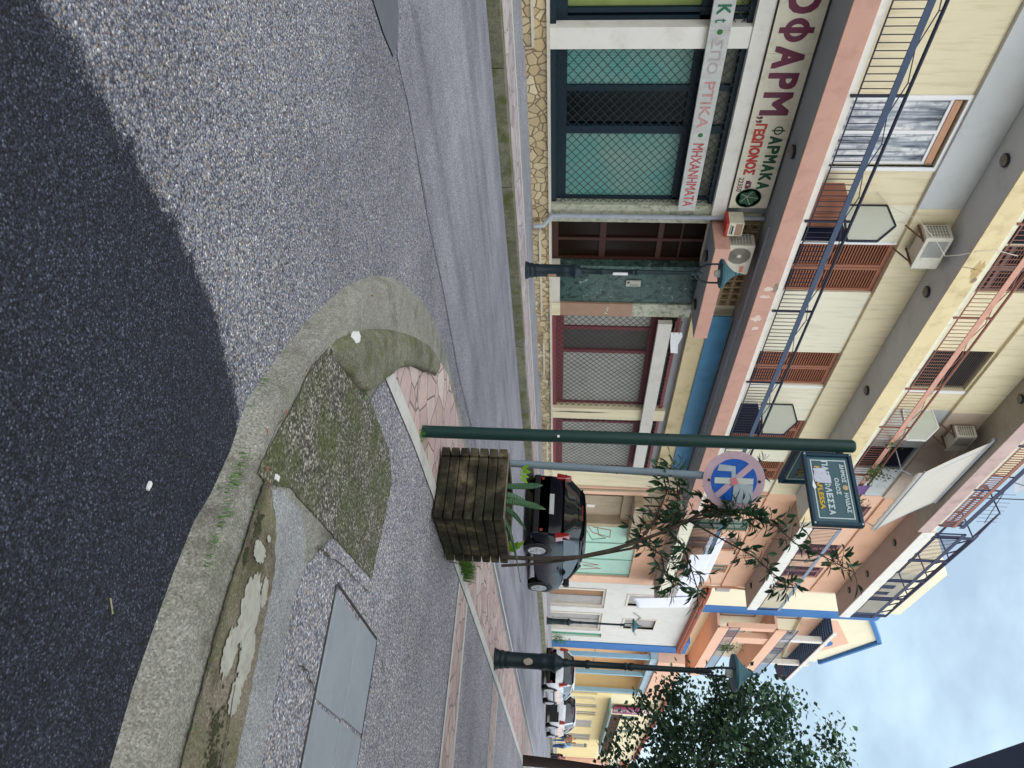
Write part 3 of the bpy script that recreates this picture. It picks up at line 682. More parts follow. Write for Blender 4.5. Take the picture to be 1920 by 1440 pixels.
# louvred shutters
def shutter(par, x0, x1, z0, z1, mat, y=YF, leaves=2, name='shutter', pitch=.062, roll=False):
    f = MB(); w = (x1-x0)/leaves
    for i in range(leaves):
        a = x0+i*w+.008; b = x0+(i+1)*w-.008; yy = y+.05
        if not roll:
            f.box(a, a+.075, yy, yy+.05, z0, z1); f.box(b-.075, b, yy, yy+.05, z0, z1)
            f.box(a+.075, b-.075, yy, yy+.05, z1-.1, z1); f.box(a+.075, b-.075, yy, yy+.05, z0, z0+.14)
            zm = (z0+z1)/2-.12; f.box(a+.075, b-.075, yy, yy+.05, zm, zm+.09); A_, B_ = a+.075, b-.075
        else: A_, B_ = a, b
        z = z0+(.16 if not roll else .02)
        while z < z1-(.12 if not roll else .03):
            if roll or not (zm-.05 < z < zm+.08):
                f.add([(A_, yy+.006, z), (B_, yy+.006, z), (B_, yy+.04, z+.045), (A_, yy+.04, z+.045), (A_, yy+.012, z-.006), (B_, yy+.012, z-.006), (B_, yy+.046, z+.039), (A_, yy+.046, z+.039)],
                    [(0, 1, 2, 3), (7, 6, 5, 4), (0, 4, 5, 1), (3, 2, 6, 7), (0, 3, 7, 4), (1, 5, 6, 2)])
            z += pitch
    o = f.build(name, mat, par)
    MB().box(x0, x1, y+.13, y+.14, z0, z1).build('shutter_back', paint('shutter_gap_'+mat.name, '#2a1a16', .8), o)
    return o
for s_ in (SH1, SH2, SH3, SH4): shutter(B, s_[0], s_[1], 5.56, 8.04, BROWNM)
shutter(B, S2A[0], S2A[1], 9.43, 11.74, metal_paint('brown_grey_shutter', '#6b534f', .55))
GREYSH = metal_paint('dark_grey_roller', '#55504f', .5)
shutter(B, S2W[0]+.04, S2W[1]-.04, 10.25, 11.7, GREYSH, leaves=1, roll=True, pitch=.055)
shutter(B, S2N[0], S2N[1], 9.6, 11.7, metal_paint('navy_roller', '#1b2442', .5), leaves=1, roll=True, pitch=.055)
def window(par, x0, x1, z0, z1, y, frame, glassm, nv=2, nh=0, t=.06, name='window', mull=None):
    f = MB(); d0, d1 = y+.05, y+.11
    f.box(x0, x1, d0, d1, z0, z0+t); f.box(x0, x1, d0, d1, z1-t, z1); f.box(x0, x0+t, d0, d1, z0+t, z1-t); f.box(x1-t, x1, d0, d1, z0+t, z1-t)
    for i in range(1, nv): c = x0+(x1-x0)*i/nv; f.box(c-t*.6, c+t*.6, d0-.005, d1-.005, z0+t, z1-t)
    for i in range(1, nh+1): c = z0+(z1-z0)*i/(nh+1); f.box(x0+t, x1-t, d0+.004, d1-.004, c-.02, c+.02)
    o = f.build(name, frame, par, bev=.004)
    MB().box(x0+t*.5, x1-t*.5, d1-.03, d1-.02, z0+t*.5, z1-t*.5).build('pane', glassm, o)
    return o
WHF = paint('white_window_frame', '#dfe0e2', .35, .02, 4)
BLUEG = glossy('painted_sky_glass', '#5d6e96', .05)  # sky reflection put into the pane as a blue base colour
window(B, S2W[0]+.04, S2W[1]-.04, 9.43, 10.3, YF, WHF, BLUEG, 2)
# curtained balcony door on the first floor
curt, nt_, b_ = newmat('lace_curtain'); setb(b_, .8)
v_ = coords(nt_, (3.5, 3.5, .35)); v2_ = coords(nt_)
c_ = ramp(nt_, noise(nt_, v_, 2.4, 4), [(.33, '#454b57'), (.46, '#9aa1ab'), (.6, '#dfe0e2'), (.75, '#7b8591')])
c_ = mixc(nt_, ramp(nt_, noise(nt_, v2_, 7, 4), [(.5, (0, 0, 0)), (.62, (.5,)*3)]), c_, '#6d7480')
nt_.links.new(c_, b_.inputs['Base Color'])
cgl = glossy('clear_front_glass', '#9099a5', .04); cgl.node_tree.nodes['Principled BSDF'].inputs['Transmission Weight'].default_value = .0
wo = window(B, 8.86, 10.34, 5.56, 7.8, YF, WHF, curt, 2)
MB().box(8.9, 10.3, YF+.03, YF+.045, 7.8, 7.93).build('lintel_board', paint('bare_wood', '#b98d72', .7, .1, 5), wo)
fr = MB()
for a, b, c, d in ((8.76, 8.84, 5.5, 8.05), (10.36, 10.44, 5.5, 8.05)): fr.box(a, b, YF-.03, YF+.05, c, d)
fr.box(8.842, 10.358, YF-.03, YF+.05, 7.985, 8.05); fr.build('trim', WHF, wo)
# doors' trims beside the brown shutters
for a in (12.39, 17.93): MB().box(a, a+.07, YF-.02, YF+.05, 5.5, 8.04).build('trim', WHF, B)
MB().box(17.97, 18.09, YF-.02, YF+.05, 9.4, 11.79).build('trim', WHF, B)
# roof parapet
MB().box(X0, 22.0, YF+.1, YF+.9, 13.3, 13.35).build('roof', CREAML, B)
MB().box(X0, X1, YF+1.2, YF+9.8, 16.2, 16.4).build('roof', GREYS, B)
# railings ---------------------------------------------------------
def railing(par, x0, x1, y, z0, z1, zs0, zs1, ztube, mb, ms, mt, posts, zig=True, step=.133, name='railing', bt=.006):
    """balusters z0..zs0, flat band zs0..zs1, top tube with zigzag"""
    m = MB(); x = x0+step/2
    m.box(x0, x1, y-.012, y+.012, z0, z0+.02)
    while x < x1: m.box(x-bt, x+bt, y-bt, y+bt, z0+.02, zs0+.01); x += step
    o = m.build(name, mb, par)
    MB().box(x0, x1, y-.03, y-.008, zs0, zs1).build('band', ms, o)
    t = MB(); t.tube([(x0, y, ztube), (x1, y, ztube)], .03, 10)
    if zig:
        pts = []; x = x0; k = 0
        while x < x1:
            pts.append((x, y, zs1 if k % 2 == 0 else ztube-.06)); x += .6; k += 1
        for a, b in zip(pts[:-1], pts[1:]):
            t.bar(a, b, .014); 
            if b[2] > zs1+.01: t.bar(b, (b[0], b[1], ztube), .012)
    t.build('handrail', mt, o)
    p = MB()
    for px in posts: p.box(px-.02, px+.02, y-.02, y+.02, z0-.1, ztube)
    each(p, 'post', mt, o)
    return o
railing(B, X0, 24.4, YB, 5.65, 6.1, 6.14, 6.25, 6.42, RAILD, RAILB, RAILD, [x for x in (-3.4, -.6, 2.2, 5.2, 8.03, 10.8, 13.5, 16.3, 19.1, 21.8, 24.3)])
railing(B, X0, 24.4, YB, 9.53, 9.9, 9.95, 10.08, 10.24, RAILR, RAILP, RAILR, [2.2, 5.2, 8.0, 10.8, 13.6, 16.4, 18.25, 21.0, 24.3])
railing(B, X0, 24.4, YB, 13.43, 13.7, 13.78, 13.9, 14.12, RAILR, RAILR, RAILN, [2.2, 8.0, 13.6, 19.0, 21.7, 24.3], zig=False, bt=.012)
railing(B, 16.0, 24.4, 13.0, 13.4, 14.3, 14.35, 14.45, 14.5, RAILN, RAILN, RAILN, [16.1, 20, 24.3], zig=False, bt=.012, step=.16)
MB().box(10, 24.45, YB-.03, YB-.01, 14.05, 14.2).build('band', RAILN, B)
# balcony dividers: solid navy below, framed frosted glass with a pointed top above
def divider(x, z0, fm, lower=NAVYP, hs=(1.0, 1.24, 1.58, 1.96, 1.24)):
    a, b = YF-.02, YB+.04
    o = MB().box(x-.015, x+.015, b, a, z0, z0+hs[0]).build('balcony_divider', lower, B)
    P = [(a, z0+hs[1]), (b+.12, z0+hs[1]-.12), (b, z0+hs[1]-.0), (b, z0+hs[2]), (b+.4, z0+hs[3]+.06), (a, z0+hs[3])]
    P = [(a, z0+hs[0]+.1), (b, z0+hs[0]), (b, z0+hs[2]), (b+.42, z0+hs[3]+.05), (a, z0+hs[3])]
    MB().prism(P, x-.006, x+.006, 'yz').build('glass_panel', FROST, o)
    m = MB()
    for p, q in zip(P, P[1:]+P[:1]): m.bar((x, p[0], p[1]), (x, q[0], q[1]), .035, .045, up=(1, 0, 0))
    m.build('frame', fm, o); return o
divider(11.35, 5.5, RAILD); divider(18.9, 5.5, RAILD); divider(18.95, 9.4, WHF, GREYP, (1.0, 1.2, 1.5, 1.88, 1.2)); divider(11.35, 9.4, RAILD)
# brown storage cabinet on the first balcony
cb = thing('cabinet', 'low brown cabinet standing on the first balcony against the navy divider', 'cabinet', (10.9, 11.7, 5.5))
MB().box(10.55, 11.28, 11.5, 11.95, 5.5, 6.35).build('carcass', BROWNM, cb, bev=.01)
for a, b in ((10.57, 10.91), (10.93, 11.26)): MB().box(a, b, 11.475, 11.498, 5.6, 6.3).build('door', BROWNM, cb, bev=.006)

# ---- signs on building 1 ------------------------------------------
SIGNW = paint('old_sign_board', '#d3cdba', .5, .05, 2, dirt='#8f8468', dirtamt=.55)
MAROON = paint('maroon_letters', '#642540', .5, .1, 8); REDL = paint('red_letters', '#b2392f', .5, .15, 8); GREENL = paint('green_letters', '#174a30', .5, .1, 8)
yS = YF-.16
sg = thing('shop_sign', 'long cream pharmacist sign board with maroon, green and red Greek lettering under the first balcony', 'sign', (9, yS, 4.3))
pb = MB()
for a, b in ((3.0, 4.52), (4.525, 6.24), (6.245, 7.86), (7.865, 9.6), (9.605, 11.32)): pb.box(a, b, yS, yS+.03, 4.29, 5.05)
pb.build('board', SIGNW, sg, bev=.003)
fb = MB()
for x in (7.0, 7.9, 9.5, 11.1): fb.box(x-.01, x+.01, yS+.03, YF-.0, 5.0, 5.03)
each(fb, 'bracket', GREYMET, sg)
yt = yS-.004
text('O', 6.68, 7.16, 4.42, 4.93, yt, sg, MAROON, bold=.045); text('Φ', 7.2, 7.68, 4.39, 4.95, yt, sg, MAROON, bold=.085)
text('A', 7.72, 8.14, 4.41, 4.92, yt, sg, MAROON, bold=.045); text('P', 8.22, 8.54, 4.41, 4.92, yt, sg, MAROON, bold=.045); text('M', 8.6, 9.08, 4.41, 4.92, yt, sg, MAROON, bold=.045); text('„', 9.1, 9.24, 4.38, 4.5, yt, sg, MAROON, bold=.045)
text('ΦAPMAKA', 9.3, 10.83, 4.72, 4.96, yt, sg, GREENL, bold=.05)
text('ΓEΩΠONOΣ', 9.26, 10.45, 4.4, 4.62, yt, sg, REDL, bold=.05)
text('22350', 10.52, 10.88, 4.35, 4.45, yt, sg, MAROON, bold=.02)
ph = MB().box(10.6, 10.8, yt-.002, yt+.002, 4.5, 4.58).box(10.63, 10.77, yt-.002, yt+.002, 4.585, 4.61); ph.build('telephone_symbol', MAROON, sg)
MB().lathe([(.022, -.001), (.022, .001)], (10.7, yt-.004, 4.545), 14, (0, 1, 0)).build('telephone_dial', SIGNW, sg)
# leaf emblem in a ring
cx, cz = 11.05, 4.63; m = MB()
m.lathe([(.235, -.002), (.252, -.002), (.252, .002), (.235, .002), (.235, -.002)], (cx, yt, cz), 40, (0, 1, 0)); m.build('ring', GREENL, sg)
pts = []
for i in range(60):
    a = 2*pi*i/60; r = .2*(.74+.26*abs(cos(2.5*(a-pi/2))))*(1+.05*sin(24*a)); pts.append((cx+r*cos(a), cz+r*sin(a)))
MB().prism(pts, yt-.003, yt, 'xz').build('leaf', GREENL, sg)
v = MB()
for k in range(5):
    a = pi/2+2*pi*k/5; v.bar((cx-.04, yt-.005, cz-.04), (cx+.18*cos(a), yt-.005, cz+.18*sin(a)), .006, .002, up=(0, 1, 0))
v.build('veins', SIGNW, sg)
# narrow faded strip sign across the shop window
WEATH = paint('weathered_strip', '#b9bbb8', .6, .1, 3, dirt='#8e7d7c', dirtamt=.5)
s2 = thing('shop_sign', 'narrow weathered strip sign with peeling letters and green dots across the teal shop window', 'sign', (9, YF-.2, 3.2))
pb = MB()
for a, b in ((3.5, 5.5), (5.503, 7.45), (7.453, 9.55), (9.553, 11.42)): pb.box(a, b, YF-.15, YF-.075, 3.27, 3.62)
pb.build('board', WEATH, s2, bev=.003)
yt = YF-.154; FADR = paint('faded_red', '#b98986', .6, .3, 14); FADR2 = paint('peeling_red', '#b0504e', .6, .35, 16); FADG = paint('faded_green_letters', '#2c6b52', .6, .3, 14)
text('K', 7.0, 7.17, 3.34, 3.56, yt, s2, FADG, bold=.03); text('t', 7.24, 7.31, 3.34, 3.52, yt, s2, FADG, bold=.01)
text('ΣΠO', 7.6, 8.25, 3.35, 3.54, yt, s2, paint('ghost_letters', '#a9a0a0', .6, .2, 16), bold=.01)
text('PTIKA', 8.4, 9.37, 3.35, 3.54, yt, s2, FADR, bold=.01)
text('MHXANHMATA', 9.72, 11.3, 3.35, 3.55, yt, s2, FADR2, bold=.01)
for x in (7.47, 9.53): MB().lathe([(.045, -.003), (.045, .003)], (x, yt, 3.45), 20, (0, 1, 0)).build('dot', paint('green_dot', '#236a34', .5, .1, 8), s2)
# white box awning across the red shop
s3 = thing('shop_sign', 'plain white box fascia across the red-framed shop windows', 'sign', (19, YF-.2, 3.3))
m = MB(); xs = [15.14, 17.0, 19.2, 20.9, 23.2]
for a, b in zip(xs[:-1], xs[1:]): m.box(a, b-.004, YF-.2, YF-.062, 3.28, 3.62)
m.build('board', paint('blank_white_board', '#c9c5bd', .5, .05, 1, dirt='#a3937a', dirtamt=.4), s3, bev=.004)
# blue panels
s4 = thing('shop_sign', 'row of plain blue sign panels above the red shop', 'sign', (19, YF-.1, 4.5))
xs = [14.9, 17.35, 19.5, 21.6, 23.4]; BLUEP = paint('blue_panel_paint', '#3f7ea6', .45, .12, 1.1, dirt='#2f5f85', dirtamt=.6)
for a, b in zip(xs[:-1], xs[1:]): MB().box(a, b-.006, YF-.12, YF-.08, 4.53, 5.04).build('panel', BLUEP, s4, bev=.003)
# small box sign beside the downpipe
s5 = thing('shop_sign', 'small box sign with a red top by the grey downpipe', 'sign', (11.55, YF-.3, 4.5))
MB().box(11.42, 11.78, YF-.5, YF-.16, 4.3, 4.6).build('box', SIGNW, s5, bev=.006); MB().box(11.419, 11.781, YF-.505, YF-.155, 4.25, 4.298).build('red_edge', REDL, s5)
MB().box(11.47, 11.72, YF-.503, YF-.5005, 4.335, 4.35).box(11.5, 11.73, YF-.503, YF-.5005, 4.365, 4.40).build('print', RAILD, s5); MB().box(11.44, 11.76, YF-.503, YF-.5005, 4.44, 4.58).build('print_field', TILEB, s5)
# intercom panel
ic = thing('intercom_panel', 'small grey intercom panel with buttons on the dark green marble wall', 'intercom', (13.88, YF, 2.4))
MB().box(13.78, 13.97, YF-.02, YF+.018, 2.4, 2.74).build('plate', paint('steel_plate', '#a7a89c', .4, .05, 9), ic, bev=.004)
m = MB()
for i in range(2):
    for j in range(6): m.box(13.89+i*.035, 13.905+i*.035, YF-.026, YF-.021, 2.5+j*.035, 2.515+j*.035)
m.box(13.80, 13.86, YF-.026, YF-.021, 2.43, 2.48); m.build('buttons', paint('button_dark', '#2b2b2b', .5), ic)
# wall-mounted lamps under the balconies
LAMPM = paint('brown_lamp_glass', '#6a6254', .3, .1, 6); 
LSPEC = [('round ceiling lamp under the first balcony beside the leaf emblem', 9.53, 11.6, 5.092), ('round ceiling lamp under the second balcony above the curtained door', 9.77, 11.7, 8.912), ('round ceiling lamp under the second balcony above the first brown shutters', 13.36, 11.67, 8.912),
 ('round ceiling lamp under the second balcony above the middle brown shutters', 17.31, 11.68, 8.912), ('round ceiling lamp under the top balcony soffit near the grey air conditioner', 17.52, 11.7, 12.862), ('round lamp under the pink entrance canopy, nearer the downpipe', 12.54, 11.85, 4.032), ('round lamp under the pink entrance canopy, at its far end', 14.16, 11.85, 4.032),
 ('faint round lamp under the top balcony of the orange building, behind the awning end', 27.1, 11.67, 13.04), ('faint round lamp under the top balcony of the orange building, in the middle', 30.1, 11.6, 13.04), ('round lamp under the top balcony of the orange building, at the cream wall', 32.3, 11.7, 13.04),
 ('round lamp under the white lower balcony of the orange building, at its far end', 32.46, 11.75, 9.05), ('round lamp under the white lower balcony of the orange building, behind the leaves', 27.32, 11.6, 9.05)]
l0 = None
for lab, x, y, z in LSPEC:
    if l0 is None:
        l0 = thing('ceiling_lamp', lab, 'lamp', (x, y, z), 'ceiling lamps under the balconies')
        MB().lathe([(.12, 0), (.13, -.02), (.125, -.05)], (x, y, z), 28).build('base', RAILD, l0, smooth=True)
        MB().lathe([(.11, -.051), (.105, -.07), (.07, -.085), (.02, -.09), (.018, -.1), (0, -.1)], (x, y, z), 28).build('lens', LAMPM, l0, smooth=True)
    else:
        c = copytree(l0); c.location = (x, y, z); c['label'] = lab
# air conditioners ---------------------------------------------------
ACW = paint('ac_white', '#c9c6ba', .5, .04, 3, dirt='#8d7f6a', dirtamt=.45)
ACD = paint('ac_dark', '#3b3a36', .6, .2, 10)
def ac(label, x, y, z, fan='spiral', w=.88, h=.55, d=.34):
    t = thing('air_conditioner', label, 'air conditioner', (x, y, z), 'air conditioners on the apartment block')
    MB().box(x, x+w, y, y+d, z, z+h).build('casing', ACW, t, bev=.012)
    m = MB()
    for i in range(7): m.box(x-.012, x-.001, y+.04+i*(d-.09)/7, y+.04+i*(d-.09)/7+.012, z+.05, z+h-.05)
    for j in range(8): m.box(x-.014, x-.003, y+.03, y+d-.03, z+.05+j*(h-.12)/7, z+.062+j*(h-.12)/7)
    g = MB().box(x-.004, x-.001, y+.035, y+d-.035, z+.05, z+h-.05).build('side_grille', ACD, t)
    m.build('grille_bars', ACW, g)
    if fan == 'spiral':
        f = MB().lathe([(.235, 0), (.235, .004), (0, .004)], (x+.3, y-.004, z+h/2), 32, (0, 1, 0)).build('fan', ACD, t)
        r_ = MB()
        for r in (.06, .095, .13, .165, .2, .235): r_.lathe([(r-.004, -.006), (r+.005, -.006), (r+.005, -.012), (r-.004, -.012), (r-.004, -.006)], (x+.3, y, z+h/2), 36, (0, 1, 0))
        r_.lathe([(.045, -.005), (.045, -.016), (0, -.018)], (x+.3, y, z+h/2), 20, (0, 1, 0)); r_.build('fan_guard', ACW, f, smooth=True)
        MB().box(x+.62, x+.8, y-.004, y-.001, z+.36, z+.44).build('badge', paint('orange_badge', '#c47a5e', .5, .2, 20), t)
    else:
        MB().box(x+.09, x+w*.62, y-.003, y-.001, z+.07, z+h-.06).build('fan', paint('ac_mesh', '#8d8c88', .6, .12, 3), t)
    b = MB(); RUST = paint('rusty_steel', '#6a4a3d', .8, .3, 10)
    for xx in (x+.1, x+w-.12): b.box(xx, xx+.03, y+.02, YF-.09, z-.035, z-.002); b.bar((xx+.015, y+.1, z-.03), (xx+.015, YF-.1, z-.28), .025)
    if fan != 'spiral': each(b, 'bracket', RUST, t)
    return t
ac('white air conditioner with a spiral fan guard standing on the pink entrance canopy', 11.98, 11.62, 4.364, 'spiral', .88, .56)
a2 = ac('rust-stained air conditioner hanging under the second balcony between divider and shutters', 11.68, 11.62, 8.24, 'mesh', .9, .53, .38)
ac('pale air conditioner high on the grey wall above the white divider, beside the awning', 19.45, 11.66, 12.05, 'mesh', .85, .55, .36)
# loose cable from the first wall to the second balcony
cbm = paint('white_cable', '#c9c4b6', .6)
tag(MB().tube([(11.0, YF-.02, 7.15), (11.3, YF-.1, 7.5), (11.45, YF-.3, 8.05), (11.6, 11.5, 8.35), (11.9, 11.35, 8.62), (11.7, 11.2, 8.8), (11.5, 11.1, 9.0), (11.45, 11.09, 9.35), (11.6, 11.1, 9.8)], .008, 5).build('cable', cbm, None, smooth=True), 'thin white cable slung past the rusty air conditioner up to the second balcony', 'cable')

# plaster repairs and scribbles that belong to the wall itself
def patch(pts, y, mat, name='stain'): MB().prism(pts, y-.002, y-.0003, 'xz').build(name, mat, B)
def rp_(cx, cz, rx, rz, n=22, j=.3, seed=1): rs = random.Random(seed); return [(cx+rx*rs.uniform(1-j, 1+j)*cos(2*pi*i/n), cz+rz*rs.uniform(1-j, 1+j)*sin(2*pi*i/n)) for i in range(n)]
WSP = paint('pale_primer', '#d3bdb2', .8, .1, 12); SPALL = paint('spalled_plaster', '#8d7c6d', .95, .25, 14, bs=1)
for i, (cx, cz, rx, rz) in enumerate(((12.75, 5.3, .06, .1), (13.0, 5.28, .05, .12), (13.75, 5.26, .10, .11), (14.1, 5.3, .06, .08))): patch(rp_(cx, cz, rx, rz, 16, .35, i), 11.12, WSP)
patch(rp_(12.72, 5.44, .16, .055, 18, .25, 9), 11.12, SPALL)
patch(rp_(12.1, 9.25, .3, .1, 26, .35, 5), 11.12, paint('flaking_yellow', '#b39c6f', .95, .2, 14, bs=1)); patch(rp_(12.35, 9.31, .08, .045, 16, .3, 6), 11.118, SPALL); patch([(11.95, 8.93), (11.98, 9.1), (12.02, 9.2), (12.035, 9.2), (12.0, 9.08), (11.97, 8.93)], 11.12, SPALL)
MB().tube([(14.72, YF-.035, 2.0), (14.76, YF-.035, 2.04), (14.8, YF-.035, 1.98), (14.85, YF-.035, 2.03), (14.95, YF-.035, 1.95), (14.98, YF-.035, 2.02)], .009, 5).build('scribble', WHITE, B)
MB().prism(rp_(19.6, 1.5, .03, .75, 30, .3, 3), YF-.053, YF-.0505, 'xz').build('stain', paint('dark_scrape', '#4d4f49', .9, .3, 14), B)
# hanging bits of a removed sign beside the red shop
rg = thing('sign_bracket', 'rusty bracket with torn white plastic at the corner of the red shop', 'bracket', (15.2, YF-.1, 3.8)); m = MB()
m.bar((15.1, YF-.12, 3.72), (15.5, YF-.2, 3.7), .03); m.bar((15.1, YF-.12, 3.85), (15.5, YF-.2, 3.83), .03); each(m, 'bar', RUST_ if 'RUST_' in globals() else paint('rusty_steel', '#6a4a3d', .8, .3, 10), rg)
MB().prism([(15.45, 3.62), (15.9, 3.66), (16.3, 3.72), (16.32, 3.9), (15.95, 3.86), (15.6, 3.93), (15.45, 3.9)], YF-.21, YF-.2, 'xz').build('plastic', WHF, rg)
# ---------------------------------------------------------------- awning on the second floor
CANV = paint('canvas_cream', '#b3afa6', .8, .05, 1.2, dirt='#a9a08c', dirtamt=.4)
aw = thing('awning', 'large faded cream canvas awning pulled out over the second balcony', 'awning', (22, 11.5, 11.2))
m = MB(); xa, xb = 19.15, 22.95; n = 16
y0_, z0_, y1_, z1_ = 11.32, 12.74, 10.3, 10.74
vs = []
for i in range(n+1):
    x = xa+(xb-xa)*i/n
    for j in range(9):
        t = j/8; sag = -.04*sin(pi*t); vs.append((x, y0_+(y1_-y0_)*t, z0_+(z1_-z0_)*t+sag))
    q = .17+.045*abs(sin(i*pi/1.0+.5)) if i % 2 else .15
    vs.append((x, y1_-.01, z1_-q))
m.add(vs, [(i*10+j, i*10+j+1, (i+1)*10+j+1, (i+1)*10+j) for i in range(n) for j in range(9)])
c = m.build('canvas', CANV, aw, smooth=True); so_ = c.modifiers.new('s', 'SOLIDIFY'); so_.thickness = .006
MB().tube([(xa-.1, y0_+.04, z0_+.03), (xb+.1, y0_+.04, z0_+.03)], .05, 12).build('roller', GREYMET, aw, smooth=True)
m = MB().tube([(xa-.05, y1_, z1_), (xb+.05, y1_, z1_)], .025, 8)
for x in (xa+.35, xb-.1): m.tube([(x, y0_-.02, z0_-.06), (x, y1_+.03, z1_-.0)], .02, 6); m.tube([(x, y1_, z1_), (x, y1_+.25, z1_-.42), (x, YB, 10.3)], .014, 6)
each(m, 'arm', GREYMET, aw)

# ---------------------------------------------------------------- building 2 : orange apartment building
ORG = paint('orange_wall_paint', '#d9ad90', .8, .06, .8, dirt='#b98a6e', dirtamt=.4)
ORGL = paint('pale_orange_paint', '#dfb79d', .8, .05, .8, dirt='#b5947c', dirtamt=.4)
TAUPE = paint('taupe_soffit', '#a3958b', .85, .06, .8)
BEIGEW = paint('dirty_beige_wall', '#a69780', .85, .1, 1.5, dirt='#6d604e', dirtamt=.6, streak=True)
MINT = paint('mint_blind', '#a8cdbc', .5, .04, 1.2, dirt='#8aa397', dirtamt=.3)
B2 = thing('apartment_building', 'orange apartment building with a mint-coloured shop window and white balconies, past the cream block', 'building', (29, YF+4, .3))
def wp(par, a, b, z0, z1, mat, y=YF, dep=.9, name='wall', y1=None): return MB().box(a, b, y, y+dep if y1 is None else y1, z0, z1).build(name, mat, par)
wp(B2, 24.47, 34.3, .2, 15.0, ORG, YF+.9, 8)
wp(B2, 24.47, 25.2, .2, 4.0, ORGL); wp(B2, 27.75, 28.05, .2, 4.0, BEIGEW); wp(B2, 33.5, 34.3, .2, 5.09, ORGL)
wp(B2, 25.2, 26.05, .2, 3.2, metal_paint('brown_door_boards', '#7b6546', .6), YF+.5, .1, 'door'); wp(B2, 26.05, 27.75, .2, 3.2, BEIGEW, YF+.35, .2)
wp(B2, 25.2, 27.75, 3.2, 3.9, BEIGEW, YF+.2, .5)
ml = wp(B2, 26.75, 26.98, 1.9, 2.2, WHITE, YF+.31, .035, 'mailbox'); wp(B2, 28.05, 33.5, .2, .7, CAPM, YF, .8)
mp_ = wp(B2, 28.05, 33.5, .7, 3.98, MINT, YF+.12, .05, 'shop_window'); fr = MB()
for x in (28.08, 29.9, 31.7, 33.45): fr.box(x-.03, x+.03, YF+.08, YF+.118, .7, 3.98)
fr.box(28.05, 33.5, YF+.078, YF+.116, .7, .76); fr.build('frame', metal_paint('mint_frame', '#8fb3a4', .5), mp_)
GRA = [paint('graffiti_red', '#a8584f', .6), paint('graffiti_green', '#4f7d5e', .6)]
def scrib(pts, mat, r=.018): MB().tube([(x, YF+.112, z) for x, z in pts], r, 5).build('graffiti', mat, mp_)
scrib([(28.3, 2.0), (28.9, 2.2), (29.3, 2.9), (28.6, 2.9), (28.35, 2.2)], GRA[0]); scrib([(28.2, 2.35), (29.1, 2.45), (29.4, 2.75), (29.6, 2.2), (28.5, 1.9)], GRA[1])
scrib([(32.0, 1.5), (32.4, 2.6), (32.5, 1.9), (32.8, 2.7), (33.0, 1.8)], GRA[0], .014)
lg = MB().prism([(25.25, 3.25), (33.9, 3.95), (33.9, 4.15), (25.25, 3.62)], YF-.5, YF+.1, 'xz'); lg = MB().box(25.2, 29.2, YF-.45, YF+.1, 3.55, 3.85); lg.build('ledge', BEIGEW, B2, bev=.01)
wp(B2, 25.2, 28.0, 3.9, 4.6, BEIGEW, YF+.3, .1); m = MB()
for x in (25.9, 26.6, 27.3): m.box(x-.02, x+.02, YF+.26, YF+.299, 3.9, 4.6)
m.build('louvre', BROWND, B2)
wp(B2, 28.05, 33.5, 3.982, 5.09, ORG, YF-.02); wp(B2, 24.47, 28.05, 4.6, 5.09, ORG, YF-.01, .9)
GREENSH = metal_paint('green_shutter', '#3f7062', .5); GRW = paint('grey_green_pane', '#70766a', .3, .1, 3); BRW = metal_paint('pale_brown_frame', '#b78a6f', .5)
balcony(B2, 24.9, 33.75, 11.12, 5.10, 5.49, (CREAML, TAUPE, CREAML), .06)
balcony(B2, 24.9, 33.75, 11.12, 9.06, 9.46, (WHITE, TAUPE, WHITE), .06)
balcony(B2, 24.9, 34.1, 11.12, 13.05, 13.48, (WHITE, TAUPE, WHITE), .06)
def shut2(a, b, c, d, mat): shutter(B2, a, b, c, d, mat, pitch=.08)
ops = [(26.9, 27.9, 5.55, 7.95), (28.6, 29.9, 5.55, 7.95), (31.4, 32.3, 5.55, 7.95)]
wall_row(B2, 24.47, 33.9, 5.49, 8.05, ops, ORGL); wp(B2, 33.9, 34.3, 5.49, 15, paint('cream_corner', '#e2cfb4', .8, .04, 1))
window(B2, 26.9, 27.9, 5.56, 7.94, YF, metal_paint('green_frame', '#3f7062', .5), GRW); window(B2, 28.6, 29.9, 5.56, 7.94, YF, BRW, metal_paint('brown_slats_far', '#7b5f52')); window(B2, 31.4, 32.3, 5.56, 7.94, YF, BRW, GRW)
wp(B2, 24.47, 33.9, 8.052, 9.055, ORG, YF-.08, .95, 'beam')
ops = [(25.3, 26.6, 9.5, 11.75), (28.8, 29.95, 9.5, 11.8), (31.2, 32.4, 9.5, 11.78)]
wall_row(B2, 24.47, 33.9, 9.46, 11.9, ops, ORGL)
PURB = metal_paint('faded_plum_shutter', '#8a6268', .6)
for a, b, c, d in ops: shut2(a, b, c, d, PURB)
wp(B2, 24.47, 33.9, 11.902, 13.045, ORG, YF-.08, .95, 'beam')
TEALR = metal_paint('teal_rail', '#3b5a6b', .5)
railing(B2, 24.95, 33.7, YB, 5.56, 6.35, 6.4, 6.5, 6.52, RAILD, TEALR, RAILD, [24.97, 29.3, 33.68], zig=False, step=.12)
railing(B2, 24.95, 33.7, YB, 9.53, 10.3, 10.33, 10.45, 10.42, RAILD, metal_paint('grey_band', '#7d8798'), RAILD, [24.97, 27.9, 30.8, 33.68], zig=False, step=.12)
railing(B2, 24.95, 34.05, YB, 13.55, 14.35, 14.36, 14.5, 14.46, RAILN, RAILN, RAILN, [24.97, 27.3, 29.6, 31.8, 34.03], zig=False, step=.12, bt=.010)
